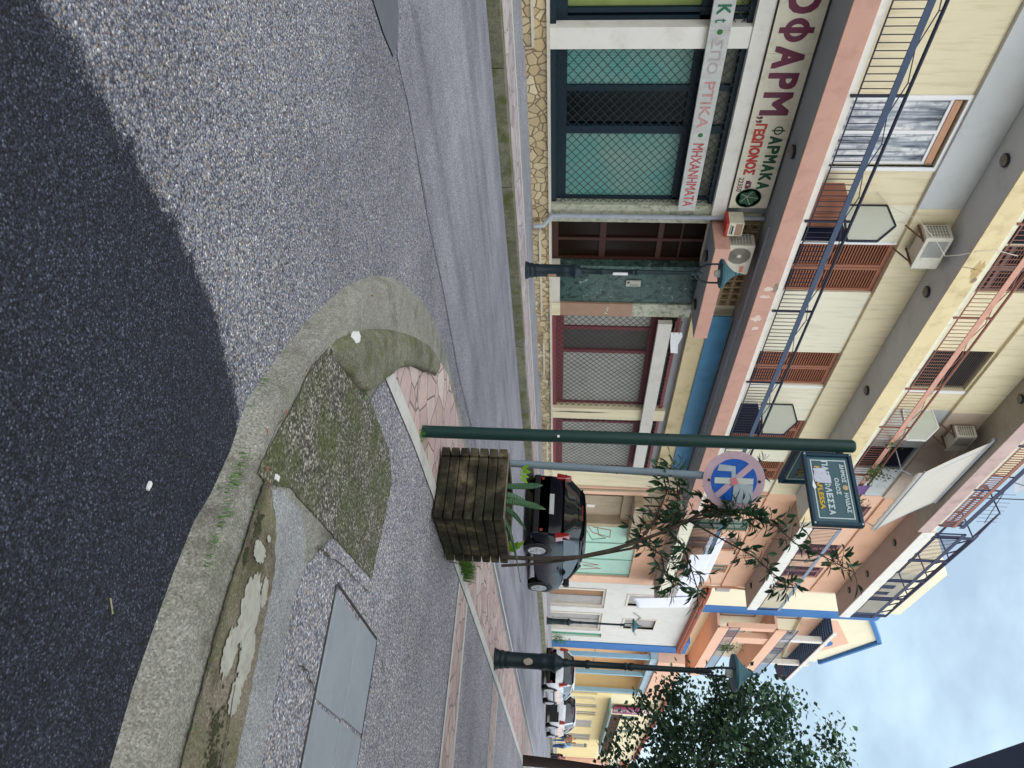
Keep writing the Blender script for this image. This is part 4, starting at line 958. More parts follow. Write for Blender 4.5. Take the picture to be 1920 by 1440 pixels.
# downpipe between the two buildings
MB().tube([(24.6, YF-.12, .5), (24.6, YF-.12, 3.9), (24.75, YF-.12, 4.4), (24.6, YF-.12, 8)], .05, 8).build('downpipe', BEIGEW, B2, smooth=True)
MB().tube([(33.75, YF-.14, 5.6), (33.75, YF-.14, 8.6), (33.4, YF-.3, 9.0)], .04, 8).build('downpipe', BRW, B2, smooth=True)
# tubular pergola on its roof terrace
pg = thing('pergola', 'tubular navy pergola frame on the roof terrace of the orange building', 'pergola', (30, 11.3, 13.5))
m = MB(); H1, H2 = 14.95, 15.9
for k, x in enumerate((25.4, 27.5, 29.6, 31.7, 33.9)):
    m.tube([(x, YB+.05, 13.5), (x, YB+.05, H1)], .055, 6); m.tube([(x, 13.2, 13.5), (x, 13.2, H2)], .055, 6); m.tube([(x, YB+.05, H1), (x, 12.2, H2+.15), (x, 13.2, H2)], .03, 6)
m.tube([(25.4, YB+.05, H1), (33.9, YB+.05, H1)], .045, 6); m.tube([(25.4, 13.2, H2), (33.9, 13.2, H2)], .045, 6); m.tube([(25.4, 12.2, H2+.15), (33.9, 12.2, H2+.15)], .03, 6)
for y, z in ((11.3, 15.1), (11.6, 15.35), (11.9, 15.7)): m.tube([(25.4, y, z), (33.9, y, z)], .022, 4)
for k in range(9): m.tube([(25.4+k*.95, YB+.05, H1), (25.9+k*.95, YB+.05, H1-.42)], .025, 5)
m.tube([(25.4, YB+.05, H1-.42), (33.9, YB+.05, H1-.42)], .03, 5)
m.build('frame', RAILN, pg)
for x, zz in ((32.6, 15.3), (30.9, 14.9), (28.0, 14.8)): pass
tb = thing('screen', 'dark navy folded screens standing behind the roof railing of the orange building', 'screen', (32.4, 12.0, 13.5))
for i, (a, b) in enumerate(((32.1, 32.5), (32.9, 33.2), (25.6, 26.0))): MB().box(a, b, 11.9, 11.93, 13.5, 14.9).build('panel', RAILN, tb)
# roof railings' visible clutter on building 1
an = thing('antenna', 'television antenna with vertical rods on the roof of the cream block', 'antenna', (23.8, 11.9, 13.5))
m = MB().tube([(23.7, 11.9, 13.4), (23.7, 11.9, 17.6)], .02, 6).tube([(23.2, 11.9, 15.1), (25.6, 11.9, 15.55)], .014, 5); m.build('mast', RAILD, an)
m = MB()
for i in range(8): x = 23.4+i*.3; m.tube([(x, 11.9, 14.75+i*.07), (x, 11.9, 15.55+i*.05)], .007, 4)
each(m, 'rod', RAILD, an)
ds = thing('satellite_dish', 'grey satellite dish on the roof edge of the cream block', 'satellite dish', (21.9, 11.6, 14.8))
MB().lathe([(.0, .0), (.15, .01), (.3, .05), (.42, .11), (.425, .115), (.3, .06), (0, .012)], (21.95, 11.7, 14.95), 28, (-.4, -.8, .45)).build('reflector', GREYMET, ds, smooth=True)
MB().tube([(21.95, 11.75, 14.9), (21.95, 11.85, 13.4)], .025, 6).tube([(21.9, 11.6, 14.6), (21.75, 11.3, 15.1)], .012, 5).build('mast', RAILD, ds)

# laundry : white sheets over the railing
def cloth(name, label, x0, x1, zt, zb, y, mat, seed, nx=40, nz=14, depth=.07, skew=0, group=None):
    random.seed(seed); m = MB(); vs = []; ph = [random.uniform(0, 6) for _ in range(4)]
    for i in range(nx+1):
        u = i/nx; zl = zb(u) if callable(zb) else zb
        for j in range(nz+1):
            t = j/nz; f = depth*(t**.7)*(sin(u*(x1-x0)*6+ph[0])*.5+sin(u*(x1-x0)*13+ph[1]+t)*.3+sin(u*(x1-x0)*3+ph[2])*.4)
            vs.append((x0+(x1-x0)*u+skew*t, y-.03-abs(depth)*t+f, zt+(zl-zt)*t))
    m.add(vs, [(i*(nz+1)+j, i*(nz+1)+j+1, (i+1)*(nz+1)+j+1, (i+1)*(nz+1)+j) for i in range(nx) for j in range(nz)])
    o = m.build(name, mat, None, smooth=True); s = o.modifiers.new('s', 'SOLIDIFY'); s.thickness = .008
    return tag(o, label, 'sheet', group)
SHEET = paint('white_cotton', '#dcdde8', .85, .03, 1.5)
cloth('sheet', 'long white sheet spread over the lower railing of the orange building', 27.6, 32.6, 6.56, lambda u: 5.75+.06*sin(u*9), YB, SHEET, 2)
cloth('sheet', 'white sheet hanging far below the lower balcony of the orange building', 32.3, 33.75, 6.56, lambda u: 4.0+.35*u, YB-.02, SHEET, 5, depth=.12)
cloth('sheet', 'second white sheet drying on the rack above the lower railing', 26.9, 31.6, 7.0, lambda u: 6.35, YB+.4, SHEET, 9)

# ---------------------------------------------------------------- old white house
W = thing('old_house', 'old two-storey whitewashed house with a red tiled eave, beyond the orange building', 'house', (39, YF+3, .3))
WW = paint('old_whitewash', '#cfcdc8', .85, .04, 1.2, dirt='#b5aea2', dirtamt=.45)
OLDW = paint('old_grey_wood', '#a09c9a', .7, .12, 3, dirt='#7a726a', dirtamt=.5); OLDB = paint('old_brown_wood', '#9a7254', .7, .15, 3, dirt='#5c4434', dirtamt=.5); STF = paint('stone_frame', '#cfc8ba', .8, .08, 3)
ops = [(35.1, 37.95, .3, 3.1), (38.7, 41.8, .3, 3.08), (42.25, 42.95, .3, 3.2)]
wall_row(W, 34.32, 43.85, .1, 3.9, ops, WW)
wall_row(W, 34.32, 43.85, 3.9, 7.5, [(35.73, 37.3, 4.2, 5.75), (39.4, 41.0, 4.25, 5.8)], WW)
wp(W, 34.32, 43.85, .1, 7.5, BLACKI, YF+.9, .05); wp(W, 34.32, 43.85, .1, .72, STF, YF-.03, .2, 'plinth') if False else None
for a, b, c, d in ops[:2]:
    f = MB().box(a, a+.1, YF+.1, YF+.3, c, d).box(b-.1, b, YF+.1, YF+.3, c, d).box(a+.1, b-.1, YF+.1, YF+.3, d-.12, d).box(a+.35, a+.55, YF+.08, YF+.28, c, d-.12).build('door_frame', STF, W)
    MB().box(a+.55, (a+b)/2+.25, YF+.25, YF+.3, c, d-.12).build('door', OLDB if a < 38 else OLDW, W); MB().box((a+b)/2+.26, b-.1, YF+.2, YF+.26, c, d-.12).build('door', OLDW, W)
MB().box(42.25, 42.95, YF+.1, YF+.16, .3, 3.2).build('door', metal_paint('green_door', '#4c8f74', .5), W)
for a, b, c, d in ((35.73, 37.3, 4.2, 5.75), (39.4, 41.0, 4.25, 5.8)):
    f = MB().box(a-.1, b+.1, YF-.04, YF+.1, c-.1, c).box(a-.1, b+.1, YF-.03, YF+.1, d, d+.08).box(a-.1, a, YF-.03, YF+.1, c, d).box(b, b+.1, YF-.03, YF+.1, c, d).build('window', STF, W)
    MB().box(a, b, YF+.12, YF+.17, c, d).build('shutter', OLDW, f)
MB().tube([(42.1, YF-.04, 5.0), (41.5, YF-.04, 4.9), (40.5, YF-.04, 4.6), (39, YF-.04, 5.0), (38.3, YF-.05, 4.6)], .03, 5).build('cable', OLDW, W) 
TILE = paint('terracotta_tiles', '#a86652', .8, .2, 8, dirt='#70483c', dirtamt=.5)
m = MB()
for i in range(46):
    x = 34.1+i*.215; m.tube([(x, YF-.42, 7.5), (x, YF+4.0, 9.1)], .085, 8)
m.box(34.0, 43.95, YF-.36, YF+4, 7.36, 7.44)
m.add([(34.0, YF-.4, 7.45), (43.95, YF-.4, 7.45), (43.95, YF+4, 9.03), (34, YF+4, 9.03)], [(0, 1, 2, 3)]); m.build('roof', TILE, W)
MB().box(34.0, 34.4, YF-.1, YF+.4, 7.9, 8.5).build('chimney', OLDW, W)

# ---------------------------------------------------------------- building 4 : peach building with rounded balconies
BLU = paint('blue_trim_paint', '#3a6ea8', .7, .06, 2); PEACH = paint('peach_paint', '#e0b49a', .8, .04, .8, dirt='#c49a82', dirtamt=.25); CRM = paint('cream_plaster', '#e4dcc0', .8, .04, .8)
PEACHD = paint('peach_soffit', '#dcae94', .8, .05, .8)
Q = thing('apartment_building', 'peach and cream building with rounded balconies, blue bands and a blue-edged gable', 'building', (48, 15, .4))
wp(Q, 36, 42.0, 7.5, 19.0, CRM, 14, 6); wp(Q, 42.002, 43.2, 7.5, 18.2, BLU, 13.98, 5.9); wp(Q, 43.202, 54.3, 7.9, 18.0, CRM, 14.6, 6)
# gable with blue edge
MB().prism([(41.0, 12), (41.0, 16.6), (45.0, 18.75), (49.0, 17.2), (49.0, 12)], 13.95, 13.99, 'xz')
g = MB().prism([(42.9, 14.4), (42.2, 17.4), (47.8, 19.75), (52.6, 17.9), (52.6, 15.4)], 14.3, 14.58, 'xz').build('gable', CRM, Q)
m = MB().bar((42.0, 14.35, 17.35), (47.85, 14.35, 19.95), .5, .22, up=(0, 0, 1)).bar((47.75, 14.35, 19.95), (53, 14.35, 17.85), .5, .22, up=(0, 0, 1)); m.build('gable_edge', BLU, g)
PP = MB().prism([(44.4, 14.6), (44.6, 16.6), (48.6, 18.4), (51.3, 16.9), (51.3, 15.4)], 14.27, 14.297, 'xz').build('gable_panel', PEACH, g)
MB().lathe([(.62, 0), (.62, -.03), (0, -.03)], (48.9, 14.25, 16.9), 26, (0, 1, 0)).build('emblem', BLU, g); MB().lathe([(.45, 0), (.45, -.03), (0, -.03)], (48.95, 14.21, 16.75), 26, (0, 1, 0)).build('emblem_disc', paint('pale_emblem', '#c9d6e2', .7), g)
MB().box(46.3, 47.6, 14.22, 14.25, 16.25, 16.42).box(46.4, 47.5, 14.22, 14.25, 16.55, 16.7).build('emblem_stripes', RAILN, g)
def arc(x0, x1, yf, yb, n=14):
    """plan outline: straight front then a rounded far corner"""
    o = [(x0, yf)]; r = yb-yf; cx = x1-r*1.6
    for i in range(n+1): a = -pi/2+pi/2*i/n; o.append((cx+r*1.6*cos(a), yb+r*sin(a)))
    return o
AR = arc(43.2, 56.0, 13.2, 14.9)
def band(z0, z1, th_, mat, name, grow=0):
    m = MB(); o = [(x, y-grow) for x, y in AR]; P = o+[(43.2, 14.9)]; m.prism(P, z0, z1, 'xy') if th_ is None else None
    if th_:
        for (a, b), (c, d) in zip(o[:-1], o[1:]): m.bar((a, b, (z0+z1)/2), (c, d, (z0+z1)/2), th_, z1-z0)
    return m.build(name, mat, Q)
for zf in (9.6, 12.72):
    sb = band(zf, zf+.12, None, PEACHD, 'balcony_slab'); band(zf, zf+.58, .14, PEACH, 'parapet')
    m = MB(); RB = metal_paint('blue_iron', '#4d5f80', .5)
    for (a, b), (c, d) in zip(AR[:-1], AR[1:]):
        L = math.hypot(c-a, d-b); k = max(1, int(L/.22))
        for i in range(k): t = i/k; m.box(a+(c-a)*t-.012, a+(c-a)*t+.012, b+(d-b)*t-.012, b+(d-b)*t+.012, zf+.58, zf+1.2)
        m.bar((a, b, zf+1.2), (c, d, zf+1.2), .04); m.bar((a, b, zf+.66), (c, d, zf+.66), .03)
    m.build('railing', RB, Q)
for a, b, z0, z1 in ((45.0, 46.1, 10.18, 12.72), (43.2, 43.7, 10.18, 12.72), (45.0, 45.4, 13.3, 15.8), (50.0, 50.3, 13.3, 16.3)): wp(Q, a, b, z0, z1, PEACH if z1 < 13 else WHITE, 13.21, .3, 'pillar')
for z0 in (10.2, 13.3):
    for a in (44.2, 48.0, 51.5): window(Q, a, a+1.2, z0, z0+2.0, 14.5, BROWNM, GRYBL)
# blue slatted canopy over the top balcony
m = MB(); zb_ = 15.5
for (a, b), (c, d) in zip(AR[:-1], AR[1:]): m.bar((a, b, zb_+.35), (c, d, zb_+.35), .12, .22)
m.build('canopy_beam', WHITE, Q)
MB().prism(AR+[(43.2, 14.9)], zb_+.22, zb_+.26, 'xy').build('canopy', RAILN, Q)
m = MB()
for i in range(26):
    x = 43.4+i*.4; m.bar((x, 13.3, zb_+.19), (x+.0, 15.2, zb_+.19), .06, .05)
m.build('canopy_slats', metal_paint('pale_blue_slats', '#5c83a8', .5), Q)
# portico
wp(Q, 43.87, 45.1, .1, 8.0, BLU, YF-.05, .9, 'pilaster'); wp(Q, 42.9, 43.86, 7.51, 8.0, BLU, YF-.05, .9, 'band')
wp(Q, 45.1, 54.3, .1, 6.5, paint('apricot_wall', '#ddb184', .8, .05, .9, dirt='#c49468', dirtamt=.3), YF+1.6, 1); wp(Q, 45.1, 54.3, 6.52, 8.0, PEACH, 11.6, 6, 'fascia'); wp(Q, 45.12, 54.28, 6.1, 6.515, paint('pale_blue_beam', '#9fb4bd', .7), 11.75, .4, 'beam')
for x in (45.3, 49.2, 53.9): MB().box(x, x+.22, 11.8, 12.05, .1, 6.1).build('column', paint('pale_blue_column', '#8fb3c2', .7, .05, 2), Q)
wp(Q, 46.0, 46.5, 2.0, 2.5, OLDW, YF+1.57, .02, 'vent'); m = MB().box(45.1, 54.3, YF+1.56, YF+1.59, 3.2, 3.26); m.build('conduit', OLDW, Q)
sg = thing('wall_sign', 'small white notice with red lettering on the apricot wall behind the blue column', 'sign', (46.3, YF+1.5, 2.8))
MB().box(45.9, 47.6, YF+1.54, YF+1.57, 2.62, 3.02).build('board', WHITE, sg); MB().box(46.0, 47.5, YF+1.53, YF+1.538, 2.7, 2.76).box(46.0, 47.2, YF+1.53, YF+1.538, 2.84, 2.9).build('lettering', REDL, sg)

# ---------------------------------------------------------------- yellow building further on
YW = paint('yellow_ochre_wall', '#e2cd98', .8, .06, .6, dirt='#c0a361', dirtamt=.3); YWL = paint('pale_yellow_wall', '#e6d9b4', .8, .05, .6)
Y_ = thing('house', 'yellow two-storey building with green shutters and a long iron balcony, past the portico', 'house', (65, 14, .5))
wops = [(55.9, 56.9, .8, 3.6), (57.6, 58.5, .8, 3.5), (60.0, 61.4, .9, 3.75), (62.6, 64.2, .9, 3.8), (66.0, 69.0, .6, 3.6), (72, 75, .6, 3.7), (77, 79, .8, 3.6)]
wp(Y_, 54.32, 54.395, .1, 8.2, YW, YF-.4, 8); wall_row(Y_, 54.4, 85, .1, 4.6, wops, YW); wall_row(Y_, 54.4, 85, 4.6, 8.2, [(63.4, 65.0, 5.1, 7.0), (69, 70.4, 5.1, 7)], YWL); wp(Y_, 54.4, 85, .1, 8.2, OLDW, YF+.9, .05)
for i, (a, b, c, d) in enumerate(wops): window(Y_, a, b, c, d, YF, CAPM if i > 3 else YWL, GRW if i not in (1, 4) else OLDW, 2)
for a in (63.4, 69): shutter(Y_, a, a+1.5, 5.1, 7.0, metal_paint('pale_green_shutter', '#7f978d', .6), pitch=.1)
bs = MB().box(57.5, 74.5, 11.1, YF, 4.5, 4.62).build('balcony_slab', paint('green_grey_slab', '#7c9290', .7), Y_)
m = MB(); x = 57.5
while x < 74.5: m.box(x-.012, x+.012, 11.1, 11.12, 4.62, 5.3); x += .13
m.bar((57.5, 11.1, 5.3), (74.5, 11.1, 5.3), .05); m.build('railing', paint('rusty_iron', '#4b3a33', .7), Y_)
m = MB()
for i in range(130): x = 54.3+i*.235; m.tube([(x, YF-.4, 8.25), (x, YF+3, 9.4)], .1, 6)
m.add([(54.3, YF-.4, 8.2), (85, YF-.4, 8.2), (85, YF+3, 9.35), (54.3, YF+3, 9.35)], [(0, 1, 2, 3)]); m.build('roof', TILE, Y_)
wp(Y_, 85.1, 100, .5, 6.0, paint('pink_far_wall', '#dbb3a1', .8), 11.8, 4)
sg = thing('shop_sign', 'vertical plum sign with white Greek capitals on the yellow building', 'sign', (60.3, 11.6, 5))
MB().box(59.3, 61.2, 11.9, 12.0, 4.9, 7.0).build('board', paint('plum_sign', '#8a2f62', .5, .05, 1), sg); nm = 'ΠAΠAΔATOΣ'
for i, ch in enumerate(nm): z = 6.93-i*.225; text(ch, 59.8, 60.7, z-.17, z, 11.89, sg, WHITE, bold=.02)
MB().box(59.3, 61.2, 11.95, 12.0, 7.05, 7.8).build('board', WHITE, sg)
for i in range(4): MB().box(59.5, 61.0-.2*(i % 2), 11.94, 11.949, 7.12+i*.17, 7.2+i*.17).build('lettering', OLDB, sg)

# ---------------------------------------------------------------- building on the camera's side, only its balcony edge shows
NB = thing('building', 'dark blue-grey balcony underside of the building at the top right corner', 'building', (6, -4, 0))
wp(NB, -3, 15, -.5, 9.0, CREAML, -8, None, 'wall', -2.2); DBL = paint('blue_grey_underside', '#4a5672', .7, .05, 1.5)
MB().box(4, 15, -2.2, 1.98, 6.72, 7.0).build('balcony_slab', DBL, NB); MB().box(4, 15, 1.55, 1.6, 6.69, 6.719).build('drip_edge', paint('drip_edge_dark', '#333d58', .7), NB)
# ---------------------------------------------------------------- street lamps
LG = metal_paint('dark_green_lamp_iron', '#15262e', .4); LGH = metal_paint('green_lamp_hood', '#2f5561', .4)
def lamp(x, y, h, label, s=1.0, lean=(0, 0)):
    z = gz(x, h); t = thing('street_lamp', label, 'street lamp', (x, y, z), 'ornate cast-iron street lamps'); S = lambda r, q: (r*s, q*s)
    MB().lathe([S(.17, 0), S(.17, .02), S(.155, .03), S(.15, .06), S(.135, .08), S(.14, .1), S(.14, .14), S(.125, .16), S(.13, .2), S(.13, .23), S(.12, .25), S(.118, .70), S(.125, .72), S(.125, .78), S(.118, .8), S(.12, .88), S(.15, .92), S(.15, .95), S(.11, .99), S(.10, 1.02), S(.07, 1.06)], (x, y, z), 24).build('base', LG, t, smooth=True)
    b = MB()
    for k in range(4): a = pi/4+k*pi/2; b.lathe([(.012*s, 0), (.012*s, .035*s), (0, .04*s)], (x+.15*s*cos(a), y+.15*s*sin(a), z+.02*s), 6)
    each(b, 'bolt', LG, t)
    MB().lathe([S(.065, 1.06), S(.07, 1.12), S(.055, 1.16), S(.052, 1.4), S(.065, 1.42), S(.065, 1.46), S(.05, 1.49), S(.047, 2.0), S(.062, 2.02), S(.045, 2.05), S(.06, 2.09), S(.062, 2.12), S(.045, 2.16), S(.042, 3.08), S(.05, 3.10), S(.05, 3.13), S(.035, 3.15), S(.045, 3.2), S(.045, 3.25), S(.02, 3.32)], (x, y, z), 16).build('post', LG, t, smooth=True)
    ar = MB()
    for sg_ in (-1, 1):
        P = [(0, 3.16), (.10, 3.19), (.16, 3.24), (.2, 3.30), (.235, 3.36), (.255, 3.45), (.258, 3.66)]
        ar.tube([(x+sg_*a*s, y, z+q*s) for a, q in P], .019*s, 6)
        ar.tube([(x+sg_*a*s, y, z+q*s) for a, q in [(.1, 3.1), (.14, 3.12), (.16, 3.17), (.13, 3.2), (.1, 3.18)]], .013*s, 5)
        for a, q in ((.2, 3.32), (.25, 3.35), (.15, 3.26)): ar.lathe([(0, -.018), (.02, 0), (0, .018)], (x+sg_*a*s, y, z+q*s), 8)
    ar.build('arm', LG, t, smooth=True)
    hd = MB().lathe([S(.25, 3.63), S(.275, 3.64), S(.275, 3.68), S(.245, 3.70), S(.17, 3.75), S(.10, 3.82), S(.05, 3.88), S(.03, 3.91), S(.036, 3.93), S(.015, 3.95), S(.015, 3.98), S(.028, 3.995), S(.01, 4.01), S(0, 4.06)], (x, y, z), 28).build('lamp_shade', LGH, t, smooth=True)
    MB().lathe([S(0, 3.52), S(.06, 3.54), S(.075, 3.6), S(.07, 3.66)], (x, y, z), 18).build('bulb', paint('lamp_glass', '#b9c0bf', .15, .03, 3), hd, smooth=True)
    return t
la = lamp(11.0, 9.95, .17, 'dark street lamp before the entrance door, white notice stuck on its post', 1.0)
MB().box(10.965, 11.035, 9.895, 9.9, gz(11, 0)+1.82, gz(11, 0)+2.1).build('notice', WHF, la); MB().box(10.96, 11.04, 9.825, 9.831, gz(11, 0)+.6, gz(11, 0)+.76).build('sticker', TILEB, la)
lamp(33.0, 9.95, .17, 'street lamp standing in front of the old white house', 1.0)
lc = lamp(11.6, 2.9, .10, 'dark street lamp on the island paving, torn round sticker on its base', .94)
MB().prism([(2.86+.05*cos(a*.7)*(1+.15*sin(a*3)), gz(11.6, .1)+.5+.07*sin(a*.7)) for a in range(9)], 11.47, 11.488, 'yz').build('sticker', paint('torn_sticker', '#9a9184', .8, .2, 20), lc)

# ---------------------------------------------------------------- street-name sign
GPM = metal_paint('green_post_paint', '#123231', .35); SGN = paint('sign_green', '#1e4a55', .35, .05, 3, spec=.5); SGF = metal_paint('sign_frame', '#173447', .4)
SILV = paint('silver_letter', '#b9c9cf', .5); GOLD = paint('gold_letter', '#c3a232', .5)
ps = thing('street_sign', 'tall dark green post carrying two framed street-name plates at right angles', 'street sign', (4.77, 2.75, gz(4.77, HI)))
z0 = gz(4.77, HI); MB().tube([(4.77, 2.75, z0-.02), (4.77, 2.75, 3.14)], .045, 18).lathe([(.045, 0), (.035, .015), (.0, .02)], (4.77, 2.75, 3.14), 18).build('post', GPM, ps, smooth=True)
MB().box(4.72, 4.73, 2.715, 2.73, 1.11, 1.125).build('tag', WHF, ps)
def nameplate(axis, par):
    """plate 1 faces -X (runs towards -Y); plate 2 faces -Y (runs towards +X)"""
    if axis == 'y': bx = lambda a, b, d0, d1, c, d: MB().box(4.80+d0, 4.80+d1, 2.70-b, 2.70-a, c, d)
    else: bx = lambda a, b, d0, d1, c, d: MB().box(4.82+a, 4.82+b, 2.76+d0, 2.76+d1, c, d)
    zb, zt = (2.80, 3.125) if axis == 'y' else (2.775, 3.10); W = .535
    pl = bx(.02, W-.02, 0, .02, zb+.02, zt-.02).build('plate', SGN, par)
    f = MB()
    for a, b, c, d in ((0, W, zb, zb+.024), (0, W, zt-.024, zt), (0, .024, zb+.024, zt-.024), (W-.024, W, zb+.024, zt-.024)):
        q = bx(a, b, -.018, .03, c, d); f.add(q.v, q.f)
    f.build('frame', SGF, par, bev=.003)
    f = MB(); a0, a1, c0, c1 = .05, W-.05, zb+.045, zt-.045
    for a, b, c, d in ((a0, a1, c0, c0+.007), (a0, a1, c1-.007, c1), (a0, a0+.007, c0+.007, c1-.007), (a1-.007, a1, c0+.007, c1-.007)):
        q = bx(a, b, -.004, -.001, c, d); f.add(q.v, q.f)
    f.build('border', SILV, pl)
    for a in (.012, W-.012):
        for c in (zb+.012, zt-.012): q = bx(a-.005, a+.005, -.021, -.018, c-.005, c+.005); q.build('screw', SILV, par)
    def T(s, a, b, c, d, m_, bold=.01):
        if axis == 'y': text(s, 2.70-a, 2.70-b, zb+c, zb+d, 4.797, pl, m_, axis='y', bold=bold, thick=.0015)
        else: text(s, 4.82+a, 4.82+b, zb+c, zb+d, 2.757, pl, m_, axis='x', bold=bold, thick=.0015)
    return pl, bx, T, zb
pl, bx, T, zb = nameplate('y', ps)
T('ΔHMOΣ', .08, .22, .235, .264, SILV, .04); T('HΛIΔAΣ', .295, .44, .235, .264, SILV, .04)
MB().lathe([(.019, -.002), (.019, .0), (0, .001)], (4.796, 2.70-.257, zb+.25), 22, (1, 0, 0)).build('crest', paint('crest_tan', '#a99773', .6, .2, 40), pl)
T('OΔOΣ', .185, .31, .186, .217, SILV, .04); T('ΠAΠAΦΛEΣΣA', .055, .46, .118, .16, SILV, .05); T('PAPAFLESSA', .10, .42, .066, .10, GOLD, .05)
random.seed(21)
P = [(2.70-a+random.uniform(-.003, .003), zb+c+random.uniform(-.003, .003)) for a, c in ((.115, .055), (.112, .135), (.13, .138), (.165, .145), (.17, .165), (.225, .165), (.228, .115), (.222, .06), (.18, .053), (.15, .06))]
MB().prism(P, 4.793, 4.7955, 'yz').build('torn_paper', paint('torn_poster', '#b9bccb', .8, .12, 40, dirt='#6e6f80', dirtamt=.6), pl)
MB().prism([(2.70-.2, zb+.045), (2.70-.26, zb+.06), (2.70-.28, zb+.045), (2.70-.25, zb+.035)], 4.793, 4.7955, 'yz').build('torn_paper', WHF, pl)
pl, bx, T, zb = nameplate('x', ps); T('ΠATPΩN', .14, .42, .12, .16, SILV, .02); T('PATRON', .16, .40, .07, .10, GOLD, .02)
for c in [o for o in COL.objects if o.parent == pl and o.name.startswith('lettering')]: bpy.data.objects.remove(c)
MAT_ = paint('shaded_gold', '#8d7c46', .6)
text('NINA', 5.0, 5.26, zb+.10, zb+.16, 2.757, pl, MAT_, thick=.0015, bold=.01)

# ---------------------------------------------------------------- no-stopping sign
RS = thing('traffic_sign', 'faded round blue no-stopping sign with peeling stickers on a grey pole behind the planter', 'traffic sign', (5.74, 3.08, gz(5.7, HI)))
GALV = metal_paint('galvanised_pole', '#6f7f8b', .5)
MB().tube([(5.74, 3.08, .05), (5.83, 3.08, .66), (5.90, 3.07, 2.33), (5.92, 3.06, 2.80)], .032, 14).build('pole', GALV, RS, smooth=True)
h = MB()
for z in (1.6, 1.95, 2.05): h.lathe([(.006, 0), (.006, .003)], (5.87-.005, 3.04, z), 8, (-.5, -.85, 0))
each(h, 'bolt_hole', BLACKI, RS)
C0 = Vector((5.885, 3.025, 2.57)); nrm = Vector((-.72, -.69, 0)).normalized(); ux = Vector((-nrm.y, nrm.x, 0)); ux = ux if ux.dot(R) > 0 else -ux; uz = Vector((0, 0, 1)); Rr = .255
def disc(P, off, th_=.002): 
    m = MB(); n = len(P); vs = [C0+ux*(a*Rr)+uz*(b*Rr)+nrm*(off) for a, b in P]+[C0+ux*(a*Rr)+uz*(b*Rr)+nrm*(off+th_) for a, b in P]
    return m.add(vs, [tuple(range(n-1, -1, -1)), tuple(range(n, 2*n))]+[(i, (i+1) % n, n+(i+1) % n, n+i) for i in range(n)])
cir = lambda r, n=48, a0=0, a1=2*pi: [(r*cos(a0+(a1-a0)*i/n), r*sin(a0+(a1-a0)*i/n)) for i in range(n)]
FPK = paint('faded_pink_rim', '#b9a3b4', .6, .08, 9, dirt='#c88a94', dirtamt=.6); SBL = paint('sign_blue', '#1257b5', .45, .1, 9, dirt='#3d7ac9', dirtamt=.5)
pl = disc(cir(1), 0, .004).build('plate', FPK, RS); disc(cir(.74), .0045).build('blue_disc', SBL, pl)
GRYP = paint('faded_grey_print', '#a8b4c0', .6, .08, 12, dirt='#8fa3bd', dirtamt=.6)
def rot(P, a): return [(x*cos(a)-y*sin(a), x*sin(a)+y*cos(a)) for x, y in P]
disc(rot([(-.76, -.1), (.76, -.1), (.76, .1), (-.76, .1)], -pi/4), .0068).build('slash', FPK, pl)
disc([(-.1, -.62), (.1, -.62), (.1, .62), (-.1, .62)], .009).build('sticker', paint('pale_sticker', '#c3ccc8', .6, .05, 9), pl)
disc([(.08, .0), (.74, -.02), (.75, .62), (.12, .62), (.1, .4)], .0112).build('sticker', GRYP, pl)
disc(rot([(-.12, -.1), (.12, -.12), (.13, .12), (-.1, .1)], .4), .0135).build('sticker', paint('pink_patch', '#c77a86', .6, .15, 20), pl)
disc([(-.55, -.5), (-.33, -.55), (-.32, -.1), (-.05, -.08), (-.1, .05), (-.5, .02)], .009).build('worn_patch', GRYP, pl)
for z in (-.8, .82): disc([(a*.05, z+b*.05) for a, b in cir(1, 10)], .005, .004).build('bolt', RAILD, pl)
# ---------------------------------------------------------------- planter
WOODP = None
m_, nt_, b_ = newmat('weathered_planter_wood'); setb(b_, .8, 0, .25)
v_ = coords(nt_, world=True); c_ = ramp(nt_, noise(nt_, v_, 5, 6, .65), [(.34, '#100e0a'), (.47, '#2c2820'), (.58, '#514a3a'), (.74, '#827a62')])
c_ = mixc(nt_, ramp(nt_, noise(nt_, v_, 3.3, 5, .6), [(.5, (0, 0, 0)), (.66, (.55,)*3)]), c_, '#2f3d24')
c_ = mixc(nt_, .5, c_, ramp(nt_, noise(nt_, coords(nt_, (60, 60, 4)), 1, 3), [(.3, (.6, .6, .6)), (.7, (1.3, 1.3, 1.3))]), 'MULTIPLY')
nt_.links.new(c_, b_.inputs['Base Color']); bump(nt_, b_, noise(nt_, coords(nt_, (10, 10, 60)), 3, 5), .5, .006)
WOODP = m_
PL = thing('planter', 'weathered mossy timber planter box of seven stacked boards at the edge of the paving', 'planter', (5.92, 2.7, gz(5.9, HI)))
xa, xb, ya, yb = 5.5, 6.36, 2.42, 3.0; zb0 = gz(5.9, HI)+.02; ph_ = .078; random.seed(5)
